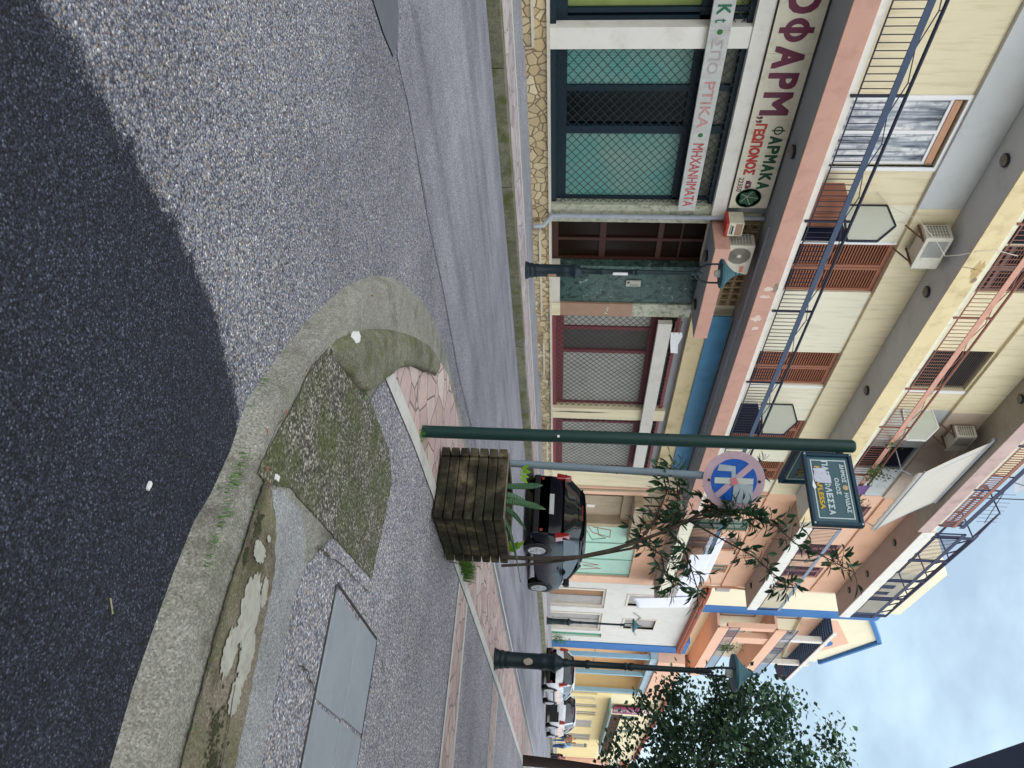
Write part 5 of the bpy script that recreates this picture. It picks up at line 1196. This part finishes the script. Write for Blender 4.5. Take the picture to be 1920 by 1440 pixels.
for i in range(7):
    z = zb0+i*ph_; j = lambda: random.uniform(-.004, .004); m = MB()
    m.box(xa+j(), xa+.035, ya+.05, yb-.05, z, z+ph_-.006); m.box(xa+.05, xb-.05, ya+j(), ya+.035, z, z+ph_-.006)
    m.box(xb-.035, xb+j(), ya+.05, yb-.05, z, z+ph_-.006); m.box(xa+.05, xb-.05, yb-.035, yb+j(), z, z+ph_-.006)
    m.build('board', WOODP, PL, bev=.006)
    c = MB()
    for px, py in ((xa, ya), (xb, ya), (xa, yb), (xb, yb)):
        sx_ = 1 if px == xa else -1; sy_ = 1 if py == ya else -1
        c.box(px-.022*sx_, px+.055*sx_, py-.022*sy_, py+.055*sy_, z+.003, z+ph_-.009)
    each(c, 'corner_block', WOODP, PL, bev=.008)
MB().box(xa+.035, xb-.035, ya+.035, yb-.035, zb0, zb0+.5).build('soil', paint('dark_soil', '#2a2119', .95, .4, 20, bs=1), PL)
MB().box(xa+.01, xb-.01, ya+.01, yb-.01, zb0+7*ph_-.004, zb0+7*ph_+.004) if False else None
rim = MB()
for a, b, c, d in ((xa+.0, xb, ya+.0, ya+.04), (xa, xb, yb-.04, yb), (xa, xa+.04, ya+.04, yb-.04), (xb-.04, xb, ya+.04, yb-.04)): rim.box(a, b, c, d, zb0+7*ph_-.004, zb0+7*ph_+.006)
rim.build('rim', paint('grey_weathered_rim', '#6d6a5c', .8, .2, 12), PL)
ZT = zb0+7*ph_
# leaves -------------------------------------------------------------
def leafmat(name, a, b, tr=.25):
    if name in MC: return MC[name]
    m, nt, bb = newmat(name); setb(bb, .42, 0, .4); v = coords(nt)
    nt.links.new(ramp(nt, noise(nt, v, 7, 3, .6), [(.35, a), (.65, b)]), bb.inputs['Base Color'])
    o = [n for n in nt.nodes if n.type == 'OUTPUT_MATERIAL'][0]; t = nt.nodes.new('ShaderNodeBsdfTranslucent'); t.inputs[0].default_value = (*lin(b), 1)
    ms = nt.nodes.new('ShaderNodeMixShader'); ms.inputs[0].default_value = tr
    nt.links.new(bb.outputs[0], ms.inputs[1]); nt.links.new(t.outputs[0], ms.inputs[2]); nt.links.new(ms.outputs[0], o.inputs[0]); MC[name] = m; return m
def leaf(m, p, d, up, L, W_, fold=.25, curl=.15):
    d = d.normalized(); s = d.cross(up)
    if s.length < .01: s = d.cross(Vector((1, 0, 0)))
    s.normalize(); n = s.cross(d); P = []
    for t, w_ in ((0, .12), (.25, .75), (.55, 1), (.82, .55), (1, 0)):
        c = p+d*(L*t)-n*(curl*L*t*t); 
        P.append((c, w_*W_/2))
    vs = [P[0][0]]
    for c, ww in P[1:4]: vs += [c-s*ww+n*(fold*ww), c, c+s*ww+n*(fold*ww)]
    vs.append(P[4][0])
    m.add(vs, [(0, 2, 1), (0, 3, 2), (1, 2, 5, 4), (2, 3, 6, 5), (4, 5, 8, 7), (5, 6, 9, 8), (7, 8, 10), (8, 9, 10)])
BARK = paint('grey_bark', '#3e3630', .85, .25, 14, bs=.6)
LF1 = leafmat('dark_glossy_leaf', '#152c1e', '#3a6242', .2)
random.seed(31)
PT = thing('potted_tree', 'slender young tree with long dark glossy leaves growing from the timber planter', 'tree', (6.2, 2.5, ZT))
st = MB(); lv = MB()
K = 1.03
def PX(y, z, dx=0): return Vector((6.08+dx, y*K, 1.2+(z-1.2)*K))
t1 = [PX(2.27, .68), PX(2.27, 1.0), PX(2.3, 1.3), PX(2.37, 1.55), PX(2.46, 1.78), PX(2.58, 2.02, .03), PX(2.68, 2.18, .05), PX(2.76, 2.35, .05)]
st.tube(t1, [.019, .018, .018, .017, .016, .014, .012, .009], 8)
st.tube([PX(2.22, .68, .06), PX(2.25, 1.0, .05), PX(2.32, 1.35, .04), PX(2.4, 1.7, .03), PX(2.44, 1.84, .02)], [.012, .012, .011, .010, .010], 7)
brs = [([t1[4], PX(2.62, 1.9, -.05), PX(2.85, 2.0, -.1), PX(3.02, 1.98, -.1), PX(3.1, 2.02, -.1)], 22), ([t1[5], PX(2.8, 2.1), PX(3.0, 2.12, .1), PX(3.2, 2.1, .1)], 26), ([t1[6], PX(2.85, 2.4, .1), PX(3.0, 2.55, .15), PX(3.12, 2.72, .2), PX(3.3, 2.85, .2)], 34),
       ([t1[7], PX(2.72, 2.6, -.1), PX(2.6, 2.85, -.1), PX(2.5, 3.0), PX(2.38, 3.25), PX(2.28, 3.42)], 30), ([t1[6], PX(2.55, 2.45, .1), PX(2.42, 2.7, .12), PX(2.28, 2.86, .15), PX(2.22, 3.0, .2)], 26), ([t1[5], PX(2.45, 2.15, .1), PX(2.3, 2.2, .15), PX(2.15, 2.25, .2), PX(2.02, 2.24, .2)], 20),
       ([t1[4], PX(2.35, 1.95), PX(2.2, 1.98, .05), PX(2.1, 2.08, .1)], 18), ([t1[6], PX(2.68, 2.55, -.15), PX(2.62, 2.7, -.2)], 22), ([t1[7], PX(2.88, 2.45, .2), PX(2.95, 2.7, .25)], 26), ([t1[4], PX(2.5, 1.85, .15), PX(2.6, 1.8, .25), PX(2.72, 1.83, .3)], 16), ([t1[6], PX(2.75, 2.1, .3), PX(2.85, 2.15, .4)], 20)]
for pts, nl in brs:
    st.tube(pts, [.009-.006*i/(len(pts)-1) for i in range(len(pts))], 5)
    tw = []
    for k in range(int(nl*2.3)):
        f = random.uniform(.15, 1)*(len(pts)-1); i = min(int(f), len(pts)-2); p = pts[i].lerp(pts[i+1], f-i); d = (pts[i+1]-pts[i]).normalized()
        rd = Vector((random.uniform(-1, 1), random.uniform(-1, 1), random.uniform(-1, 1))).normalized(); off = rd*random.uniform(.02, .13)
        q = p+off; st.tube([p, p.lerp(q, .6)+Vector((0, 0, .01)), q], [.003, .0025, .002], 4, False)
        for _ in range(random.randint(1, 3)):
            dd = (d*.5+rd*.8+Vector((random.uniform(-.6, .6), random.uniform(-.6, .6), random.uniform(-.75, .35)))).normalized()
            leaf(lv, q, dd, Vector((0, 0, 1)), random.uniform(.07, .12), random.uniform(.027, .042), .2, random.uniform(.05, .4))
st.build('trunk', BARK, PT, smooth=True); lv.build('crown', LF1, PT, smooth=False)
# snake plant
snk, nt_, b_ = newmat('snake_plant_leaf'); setb(b_, .4, 0, .4); wv = nt_.nodes.new('ShaderNodeTexWave'); wv.bands_direction = 'Z'; wv.inputs['Scale'].default_value = 26; wv.inputs['Distortion'].default_value = 7; wv.inputs['Detail'].default_value = 3
nt_.links.new(coords(nt_), wv.inputs[0]); nt_.links.new(ramp(nt_, wv.outputs[0], [(.3, '#1b3323'), (.7, '#4f7a55')]), b_.inputs['Base Color'])
SN = thing('snake_plant', 'clump of banded snake plant leaves in the near corner of the planter', 'plant', (5.62, 2.62, ZT))
m = MB(); 
for y, x, L, ly, lx in ((2.74, 5.58, .34, .0, -.02), (2.68, 5.6, .26, -.03, .03), (2.63, 5.62, .37, -.02, .0), (2.57, 5.62, .22, -.06, 0), (2.5, 5.64, .16, -.1, .04), (2.48, 5.7, .2, -.16, .0)):
    n = 8; vs = []
    for i in range(n+1):
        t = i/n; w_ = .025*min(1, (1-t)*3.2)**.6*(.8+.4*t) if t < 1 else .001
        c = Vector((x+lx*t*t*2, y+ly*t*t*3, ZT-.05+L*t)); vs += [c+Vector((-.3*w_, .95*w_, 0)), c+Vector((.006, .006, 0)), c+Vector((.3*w_, -.95*w_, 0))]
    m.add(vs, [(i*3+k, i*3+k+1, (i+1)*3+k+1, (i+1)*3+k) for i in range(n) for k in range(2)])
o = m.build('leaves', snk, SN, smooth=True); s = o.modifiers.new('s', 'SOLIDIFY'); s.thickness = .004
LIMEL = leafmat('lime_leaf', '#5d8f2a', '#8fbf3a', .3)
LP = thing('plant', 'bright lime green leaves sprouting at the street end of the planter', 'plant', (6.2, 2.45, ZT)); m = MB()
for a, L in ((.2, .2), (.6, .14), (-.3, .12), (1.4, .1)): leaf(m, Vector((6.24, 2.46, ZT)), Vector((-.5, .35*sin(a)+.1, .8*cos(a))), Vector((1, 0, .2)), L, .05, .2, .25)
for a in range(5): leaf(m, Vector((5.56, 2.82+.02*a, ZT+.1)), Vector((random.uniform(-.3, .3), random.uniform(-1, 1), .9)), Vector((1, 0, 0)), .09, .03)
m.build('leaves', LIMEL, LP)
WD = thing('weeds', 'tuft of green weeds growing behind the planter on the pink paving', 'weeds', (7.5, 2.66, gz(7.5, HI))); m = MB(); random.seed(6)
for cx in (6.75, 6.95, 7.15, 7.35, 7.55): blades(m, cx, 2.74-.02*(cx-6.7), gz(cx, HI), 130, .15, .1, .009)
m.build('blades', leafmat('weed_leaf', '#2d5a1e', '#5f8c34', .25), WD)
m = MB(); blades(m, 6.6, 2.5, gz(6.6, HI), 14, .35, .06, .005)
tag(m.build('dry_stalks', paint('dry_stalk', '#5a3c30', .8), None), 'thin dry reddish stalks leaning out behind the planter', 'weeds')
# small plants on the wall pavement and balconies
BAL = []
def bush(label, cx, cy, cz, rx, ry, rz, n, L, mat, name='potted_plant', pot=True, seed=1, group=None):
    random.seed(seed); t = thing(name, label, 'plant', (cx, cy, cz), group); m = MB()
    for _ in range(n):
        p = Vector((cx+random.gauss(0, .45)*rx, cy+random.gauss(0, .45)*ry, cz+.1+abs(random.gauss(0, .5))*rz)); d = Vector((random.uniform(-1, 1), random.uniform(-1, 1), random.uniform(-.6, .8)))
        leaf(m, p, d, Vector((0, 0, 1)), L*random.uniform(.6, 1.2), L*.32)
    m.build('foliage', mat, t)
    if pot: MB().lathe([(.1, -.12), (.14, .08), (.15, .1), (.12, .1)], (cx, cy, cz), 16).build('pot', TILE, t, smooth=True)
GRL = leafmat('balcony_leaf', '#2e4f26', '#6a8a48', .25)
bush('bushy green plant on the first balcony behind the round sign', 21.3, 11.0, 5.75, .7, .2, .9, 260, .13, GRL, pot=False, seed=1)
bush('green potted plant with pink flowers on the first balcony above the grey pole', 22.6, 11.0, 5.8, .6, .2, .7, 200, .12, GRL, pot=False, seed=2)
bush('trailing green plant spilling over the second balcony rail above the street sign', 20.6, 10.98, 9.75, .5, .15, .6, 220, .12, GRL, pot=False, seed=3)
bush('spiky green plant on the second balcony beside the plum cloth', 22.6, 10.98, 9.7, .6, .15, .6, 220, .14, GRL, pot=False, seed=4)
bush('sparse plant on the second balcony near the white divider', 19.0, 11.05, 9.75, .3, .1, .4, 60, .1, GRL, pot=False, seed=5)
bush('green weeds at the foot of the blue pilaster', 43.2, 12.0, .55, .5, .2, .7, 120, .2, leafmat('weed_leaf', '#2d5a1e', '#5f8c34'), name='weeds', pot=False, seed=6)
bush('plants behind the lower blue railing of the peach building', 46.8, 13.1, 10.3, 1.0, .1, 1.0, 160, .2, GRL, pot=False, seed=7)
cloth('cloth', 'plum coloured cloth hung on the second balcony rail among the plants', 21.5, 22.1, 10.25, lambda u: 9.75, YB-.05, paint('plum_cloth', '#7c5f97', .85), 12, nx=12, nz=6, depth=.03)['category'] = 'cloth'

# ---------------------------------------------------------------- big tree at the right edge
BT = thing('tree', 'large dark leafy tree with a straight trunk at the far end of the island', 'tree', (21.1, 2.9, gz(21, HI)))
st = MB(); z0 = gz(21, HI); T0 = Vector((21.1, 2.88, z0)); T1 = Vector((21.3, 2.75, 3.1))
st.tube([T0, Vector((21.15, 2.85, 1.4)), T1, Vector((21.5, 2.6, 4.6)), Vector((21.6, 2.4, 6.2))], [.13, .11, .10, .08, .04], 12)
random.seed(77); clusters = []
CC = Vector((21.6, 2.2, 5.4))
for k in range(150):
    a = random.uniform(0, 2*pi); u = random.uniform(-1, 1); r = random.uniform(.35, 1)**.5
    p = CC+Vector((2.7*r*cos(a)*(1-u*u)**.5, 3.15*r*sin(a)*(1-u*u)**.5, 2.75*r*u))
    if p.z < 2.5+.5*abs(p.y-2.2): continue
    clusters.append((p, random.uniform(.28, .55)))
clusters += [(Vector((21.2, y, z)), r) for y, z, r in ((5.0, 4.3, .3), (5.1, 5.2, .3), (5.05, 5.9, .35), (4.7, 3.9, .3), (4.5, 6.9, .4), (3.9, 7.9, .4), (3.4, 8.0, .35), (3.8, 3.0, .35), (3.3, 2.6, .35), (2.8, 2.5, .4), (4.4, 3.3, .3), (4.8, 6.4, .35), (2.9, 3.2, .4), (2.3, 7.9, .4), (4.2, 5.4, .5), (3.4, 6.0, .5), (3.5, 4.2, .5), (2.6, 3.6, .5), (2.6, 5.0, .5), (4.1, 4.6, .45), (3.3, 7.2, .45))]
for i, (p, r) in enumerate(clusters[:70]):
    b = T1.lerp(Vector((21.6, 2.4, 6.2)), random.uniform(.1, .9)); st.tube([b, b.lerp(p, .5)+Vector((0, 0, random.uniform(-.2, .3))), p], [.03, .018, .006], 5, False)
LFS = [leafmat('big_tree_leaf', '#1b2f25', '#35543f', .2), leafmat('big_tree_leaf_light', '#46694c', '#6f8f66', .3)]
lv = MB()
for p, r in clusters:
    for _ in range(int(70+190*r)):
        q = p+Vector((random.gauss(0, .5), random.gauss(0, .5), random.gauss(0, .45)))*r*1.15; lv.k = 1 if random.random() < .22 else 0
        d = Vector((random.uniform(-1, 1), random.uniform(-1, 1), random.uniform(-1, .6))).normalized(); s = d.cross(Vector((random.uniform(-1, 1), .3, 1))).normalized(); L = random.uniform(.1, .17)
        lv.add([q, q+d*L*.4-s*L*.38, q+d*L, q+d*L*.4+s*L*.38], [(0, 1, 2, 3)])
st.build('trunk', paint('dark_trunk', '#2c2220', .85, .2, 10), BT, smooth=True); lv.build('crown', LFS, BT)

# ---------------------------------------------------------------- litter
tag(MB().slab(blob(2.94, 2.19, .03, .035, n=12, jit=.3), HI+.02, HI+.05).build('paper_litter', WHF, None), 'crumpled white paper by the raised nose of the island', 'litter')
tag(MB().slab(blob(1.92, .9, .007, .013, n=9, jit=.3), .002, .01).build('paper_litter', WHF, None), 'small white scrap lying alone on the dark new asphalt', 'litter')
tag(MB().slab([(2.5, 1.24), (2.53, 1.245), (2.535, 1.225), (2.505, 1.22)], HI+.008, HI+.016).build('paper_litter', WHF, None), 'tiny white scrap on the moss near the kerb crack', 'litter')
tag(MB().bar((1.93, .58, gz(1.9, .005)), (1.965, .55, gz(1.9, .005)), .0028).build('straw_litter', paint('straw', '#a59c80', .8), None), 'short straw on the new asphalt below the white scrap', 'litter')
random.seed(8); m = MB()
for x, y in ((2.44, 1.45), (2.42, 1.2), (3.1, 2.6), (2.45, 1.19), (4.4, 3.2), (2.5, 1.7), (2.33, 1.3)): leaf(m, Vector((x, y, gz(x, HI+.02))), Vector((random.uniform(-1, 1), random.uniform(-1, 1), .1)), Vector((0, 0, 1)), .035, .012, .2, .3)
tag(m.build('fallen_leaves', paint('brown_leaf', '#8a4a2a', .7, .2, 20), None), 'scattered small brown fallen leaves on the concrete kerb', 'leaves')['kind'] = 'stuff'
# ---------------------------------------------------------------- cars
TYRE = paint('tyre_rubber', '#141416', .8, .1, 10); RIM = metal_paint('alloy_rim', '#a8abb0', .3); CGL = glossy('car_glass', '#10181a', .03, 0, .9); TAILR = glossy('tail_light_red', '#8f1016', .12, 0, .7, 1)
BLKP = paint('black_plastic', '#15161a', .55, .1, 8); CHR = metal_paint('number_plate', '#b4b7b6', .5)
def car(name, label, x, y, L, W, Hh, paintm, style, group='cars parked along the far kerb', dark_lower=False):
    """rear of the car at x, nose towards +X, centre line at y"""
    z = gz(x+L/2); t = thing(name, label, 'car', (x+L/2, y, z), group); r = .315
    if style == 'hatch': P = [(0, .42), (.02, .60), (.10, .86), (.22, .97), (.9, 1.0), (3.0, .98), (3.45, .93), (3.95, .80), (4.13, .62), (4.18, .42)]; cab = (.12, .62, 2.35, 3.3)
    else: P = [(0, .45), (.03, .75), (.10, .98), (.3, 1.03), (1.2, 1.04), (2.9, 1.0), (3.5, .95), (3.9, .82), (4.05, .6), (4.1, .42)]; cab = (.18, .7, 2.3, 3.2)
    sx = L/P[-1][0]; m = MB(); ns = 13; vs = []; NS = 44
    def top(u):
        for (a, b), (c, d) in zip(P[:-1], P[1:]):
            if u <= c: return b+(d-b)*(u-a)/(c-a)
        return P[-1][1]
    for i in range(NS+1):
        u = i/NS; u = .5-.5*cos(pi*u); X = u*P[-1][0]; zt = top(X); e = min(X, P[-1][0]-X); taper = 1-.16*max(0, 1-e/.55)**2; zb = .2+.12*max(0, 1-e/.3); w_ = W/2*taper
        ring = [(-.86, zb), (-.97, zb+.1), (-1.0, zb+.28), (-1.0, zt-.22), (-.97, zt-.1), (-.9, zt-.02), (-.6, zt+.015), (0, zt+.03), (.6, zt+.015), (.9, zt-.02), (.97, zt-.1), (1.0, zt-.22), (1.0, zb+.28), (.97, zb+.1), (.86, zb)]
        vs += [(x+X*sx, y+a*w_, z+c) for a, c in ring]
    n = 15; m.add(vs, [(i*n+j, i*n+(j+1) % n, (i+1)*n+(j+1) % n, (i+1)*n+j) for i in range(NS) for j in range(n)]+[tuple(range(n)), tuple(NS*n+j for j in range(n-1, -1, -1))])
    bo = m.build('body', paintm, t, smooth=True)
    # greenhouse
    a, b, c, d = [q*sx for q in cab]; zb = z+.96; zt = z+Hh; wb = W/2*.93; wt = W/2*.70
    g = MB(); rings = []; secs = [(a, zb, wb, a, zb), ]
    prof = []; K_ = 12
    for i in range(K_+1):
        u = i/K_; prof.append(u)
    def roofz(u): return zt-.05*(2*u-1)**2-(.04 if u > .85 else 0)
    vs = []; stations = [(a, 0), (a+(b-a)*.5, .52), (b, 1), (b+(c-b)*.25, 1), (b+(c-b)*.5, 1), (b+(c-b)*.75, 1), (c, 1), (c+(d-c)*.5, .52), (d, 0)]
    for X, k in stations:
        u = (X-b)/(c-b); h_ = zb+(roofz(min(max(u, 0), 1))-zb)*k; 
        for q, f in ((-1, 0), (-1, .45), (-1, .85), (-.85, 1), (0, 1.03), (.85, 1), (1, .85), (1, .45), (1, 0)):
            ww = wb+(wt-wb)*f*k if abs(q) == 1 else wt*k+wb*(1-k)*.98; vs.append((x+X, y+ww*q, zb+(h_-zb)*f))
    n = 9; g.add(vs, [(i*n+j, i*n+j+1, (i+1)*n+j+1, (i+1)*n+j) for i in range(8) for j in range(n-1)])
    gl = g.build('windows', CGL, t, smooth=True)
    rf = MB(); vs = []
    for X, k in stations[2:7]:
        u = (X-b)/(c-b); h_ = roofz(u)
        for q, o in ((-1.12, -.07), (-.9, .0), (0, .028), (.9, .0), (1.12, -.07)): vs.append((x+X+(.03 if X == c else -.05 if X == b else 0), y+wt*q*.97, h_+.012+o))
    rf.add(vs, [(i*5+j, i*5+j+1, (i+1)*5+j+1, (i+1)*5+j) for i in range(4) for j in range(4)])
    for s in (-1, 1):
        for (xa_, ka), (xb_, kb) in (((a, 0), (b, 1)), ((c, 1), (d, 0)), ((b+(c-b)*.55, 0), (b+(c-b)*.5, 1))):
            rf.bar((x+xa_, y+s*(wb+(wt-wb)*ka+.004), zb+(roofz(.02)-.05-zb)*ka), (x+xb_, y+s*(wb+(wt-wb)*kb+.004), zb+(roofz(.98)-.05-zb)*kb), .07 if xa_ == a else .045, .05)
        rf.bar((x+b-.05, y+s*wt*1.06, roofz(0)-.055), (x+c, y+s*wt*1.06, roofz(1)-.055), .05, .04)
    ro = rf.build('roof', paintm, t, smooth=True); so2 = ro.modifiers.new('s', 'SOLIDIFY'); so2.thickness = .012
    # wheels
    wx = (.72*sx, (P[-1][0]-.78)*sx)
    for X in wx:
        for s in (-1, 1):
            cy = y+s*(W/2-.075); 
            ty = MB().lathe([(.19, -.1), (r-.03, -.105), (r, -.07), (r, .07), (r-.03, .105), (.19, .1)], (x+X, cy, z+r), 28, (0, 1, 0)).build('tyre', TYRE, t, smooth=True)
            rm = MB(); rm.lathe([(.215, .10*s), (.21, .118*s), (.195, .12*s), (.185, .104*s)], (x+X, cy, z+r), 24, (0, 1, 0))
            for k in range(5): a_ = 2*pi*k/5+.3; rm.bar((x+X+.02*cos(a_), cy+s*.115, z+r+.02*sin(a_)), (x+X+.195*cos(a_), cy+s*.112, z+r+.195*sin(a_)), .045, .02, up=(0, 1, 0))
            rm.build('rim', RIM, ty); MB().lathe([(.19, .09*s), (.19, .101*s), (0, .101*s)], (x+X, cy, z+r), 20, (0, 1, 0)).build('brake_disc', BLKP, ty)
            ar = MB()
            for k in range(12):
                a0 = pi*k/12; a1 = pi*(k+1)/12; ar.bar((x+X+(r+.035)*cos(a0), y+s*(W/2-.005), z+r+(r+.03)*sin(a0)), (x+X+(r+.035)*cos(a1), y+s*(W/2-.005), z+r+(r+.03)*sin(a1)), .05, .02, up=(0, 1, 0))
            ar.lathe([(r+.035, 0), (r+.035, .008*s), (0, .008*s)], (x+X, y+s*(W/2-.004), z+r), 24, (0, 1, 0))
            ar.build('wheel_arch', BLKP, t)
    # rear details
    for s in (-1, 1):
        if style == 'hatch': MB().prism([(y+s*W/2*.97, z+.76), (y+s*W/2*.80, z+.74), (y+s*W/2*.80, z+.98), (y+s*W/2*.83, z+1.12), (y+s*W/2*.90, z+1.1)], x+.05, x+.28, 'yz').build('tail_light', TAILR, t, bev=.02)
        else: MB().prism([(y+s*W/2*.97, z+.72), (y+s*W/2*.74, z+.74), (y+s*W/2*.80, z+1.02), (y+s*W/2*.95, z+1.0)], x+.0, x+.2, 'yz').build('tail_light', TAILR, t, bev=.02)
        MB().lathe([(.04, 0), (.04, -.012), (0, -.014)], (x+.012, y+s*W/2*.76, z+.42), 14, (1, 0, 0)).build('reflector', TAILR, t)
        MB().box(x+cab[2]*sx+.35, x+cab[2]*sx+.5, y+s*(W/2-.02), y+s*(W/2+.17), z+.98, z+1.13).build('mirror', BLKP, t, bev=.03)
        MB().box(x+.95*sx, x+3.2*sx, y+s*(W/2-.003), y+s*(W/2+.012), z+.5, z+.56).build('side_trim', BLKP if not dark_lower else CHR, t)
        dl = MB(); 
        for X in (1.25, 2.2, 3.1): dl.box(x+X*sx, x+X*sx+.008, y+s*(W/2-.002), y+s*(W/2+.002), z+.36, z+.94)
        dl.build('door_gap', BLKP, t)
        MB().box(x+1.95*sx, x+2.12*sx, y+s*(W/2), y+s*(W/2+.03), z+.82, z+.85).build('door_handle', paintm, t)
    MB().box(x-.03, x+.03, y-W/2*.86, y+W/2*.86, z+.22, z+.36 if not dark_lower else z+.68).build('bumper', BLKP, t, bev=.02)
    MB().box(x-.006 if not dark_lower else x-.05, x+.1, y-.26, y+.26, z+.60, z+.71).build('number_plate', CHR, t)
    MB().box(x+cab[0]*sx+.34, x+cab[0]*sx+.37, y-.2, y+.2, zt-.10, zt-.08).build('brake_light', TAILR, t)
    return t
NVB = glossy('navy_car_paint', '#060815', .28, .0, .18, .15); WHC = glossy('white_car_paint', '#c9ccd2', .2, 0, .5, .6)
car('parked_car', 'dark navy hatchback parked at the far kerb beyond the planter', 17.15, 8.0, 4.2, 1.78, 1.5, NVB, 'hatch')
car('parked_car', 'white hatchback with red tail lights parked behind the lamp base', 34.4, 8.45, 4.0, 1.68, 1.42, WHC, 'hatch')
car('parked_car', 'small white off-roader with a black lower rear parked in front of the white hatchback', 43.2, 8.55, 4.1, 1.75, 1.58, WHC, 'suv', dark_lower=True)

# ---------------------------------------------------------------- people far down the street
SKIN = paint('skin', '#b98a6c', .6, .05, 10); JEANS = paint('blue_jeans', '#31507e', .85, .1, 10); JACK = paint('brown_jacket', '#7d5c48', .85, .1, 10); HAIR = paint('dark_hair', '#241c18', .7); SHOE = paint('dark_shoes', '#1b1a1a', .7); LBL = paint('light_blue_shirt', '#8fb3cf', .85)
def person(label, x, y, top, bot, lean=0, yaw=0):
    z = gz(x, .0); t = thing('person', label, 'person', (x, y, z), 'people by the parked cars')
    J = {'pel': (0, 0, .95), 'sp': (0+lean*.15, 0, 1.2), 'ch': (lean*.3, 0, 1.42), 'nk': (lean*.38, 0, 1.53), 'hd': (lean*.42, 0, 1.62), 'ht': (lean*.44, 0, 1.76)}
    E_ = [('pel', 'sp'), ('sp', 'ch'), ('ch', 'nk'), ('nk', 'hd'), ('hd', 'ht')]; Rd = {'pel': .15, 'sp': .135, 'ch': .155, 'nk': .055, 'hd': .095, 'ht': .07}
    for s, k in ((-1, 'l'), (1, 'r')):
        J[k+'h'] = (0, s*.1, .88); J[k+'k'] = (.05+.04*s, s*.11, .5); J[k+'a'] = (-.02+.08*s, s*.11, .08); J[k+'f'] = (.16+.08*s, s*.12, .04)
        J[k+'s'] = (lean*.3, s*.19, 1.42); J[k+'e'] = (lean*.35+.03, s*.25, 1.15); J[k+'w'] = (lean*.4+.2, s*.2, .98); J[k+'n'] = (lean*.4+.27, s*.18, .95)
        E_ += [('pel', k+'h'), (k+'h', k+'k'), (k+'k', k+'a'), (k+'a', k+'f'), ('ch', k+'s'), (k+'s', k+'e'), (k+'e', k+'w'), (k+'w', k+'n')]
        Rd.update({k+'h': .1, k+'k': .065, k+'a': .045, k+'f': .035, k+'s': .065, k+'e': .048, k+'w': .035, k+'n': .03})
    ks = list(J); me = bpy.data.meshes.new('body'); c_, s_ = cos(yaw), sin(yaw)
    me.from_pydata([(J[k][0]*c_-J[k][1]*s_, J[k][0]*s_+J[k][1]*c_, J[k][2]) for k in ks], [(ks.index(a), ks.index(b)) for a, b in E_], [])
    o = bpy.data.objects.new('body', me); COL.objects.link(o); md = o.modifiers.new('skin', 'SKIN')
    for i, k in enumerate(ks): v = me.skin_vertices[0].data[i]; v.radius = (Rd[k], Rd[k]); v.use_root = (k == 'pel')
    sb = o.modifiers.new('sub', 'SUBSURF'); sb.levels = 1; sb.render_levels = 1
    m2 = bpy.data.meshes.new_from_object(o.evaluated_get(bpy.context.evaluated_depsgraph_get())); bpy.data.objects.remove(o)
    for mt in (SKIN, top, bot, SHOE, HAIR): m2.materials.append(mt)
    for p in m2.polygons:
        zc = p.center.z; p.material_index = 3 if zc < .09 else 2 if zc < .95 and abs(p.center.y*c_-p.center.x*s_) < .17 else 1 if zc < 1.5 and zc > 1.0 else 1 if zc < 1.5 and zc > .99 else 0 if zc < 1.5 else 0
        if zc > 1.68: p.material_index = 4
        p.use_smooth = True
    b = bpy.data.objects.new('body', m2); COL.objects.link(b); b.parent = t
    return t
person('person in a brown jacket and blue jeans beyond the white off-roader', 57.5, 9.35, JACK, JEANS, .5, .3)
person('person in a light blue top leaning beside the motorcycle', 59.0, 9.1, LBL, JEANS, .9, 2.6)
MT = thing('motorcycle', 'dark scooter with red bodywork parked beside the people', 'motorcycle', (60, 8.6, gz(60)))
zz = gz(60)
for X in (59.5, 60.7): MB().lathe([(.2, -.05), (.29, -.05), (.3, 0), (.29, .05), (.2, .05)], (X, 8.6, zz+.3), 20, (0, 1, 0)).build('wheel', TYRE, MT, smooth=True)
MB().tube([(59.5, 8.6, zz+.55), (59.8, 8.6, zz+.75), (60.3, 8.6, zz+.6), (60.55, 8.6, zz+.75), (60.65, 8.6, zz+1.05)], [.12, .15, .13, .1, .07], 10).build('body', glossy('red_bodywork', '#7c1c1c', .2), MT, smooth=True)
MB().tube([(59.5, 8.6, zz+.8), (60.1, 8.6, zz+.82)], .09, 8).build('seat', TYRE, MT, smooth=True); MB().tube([(60.62, 8.3, zz+1.1), (60.66, 8.6, zz+1.05), (60.62, 8.9, zz+1.1)], .02, 6).build('handlebar', CHR, MT)
# distant town behind the street end so that the street closes
for i, (x, y, w_, h_, mt) in enumerate(((112, 12, 18, 9, CREAML), (112, -6, 16, 8, PEACH))):
    t = thing('house', ('pale' if i == 0 else 'peach')+' house closing the far end of the street', 'house', (x+5, y, .9)); MB().box(x, x+12, y-w_/2, y+w_/2, .5, h_).build('wall', mt, t)
    MB().prism([(y-w_/2-.4, h_), (y+w_/2+.4, h_), (y, h_+2)], x-.4, x+12.4, 'yz').build('roof', TILE, t)
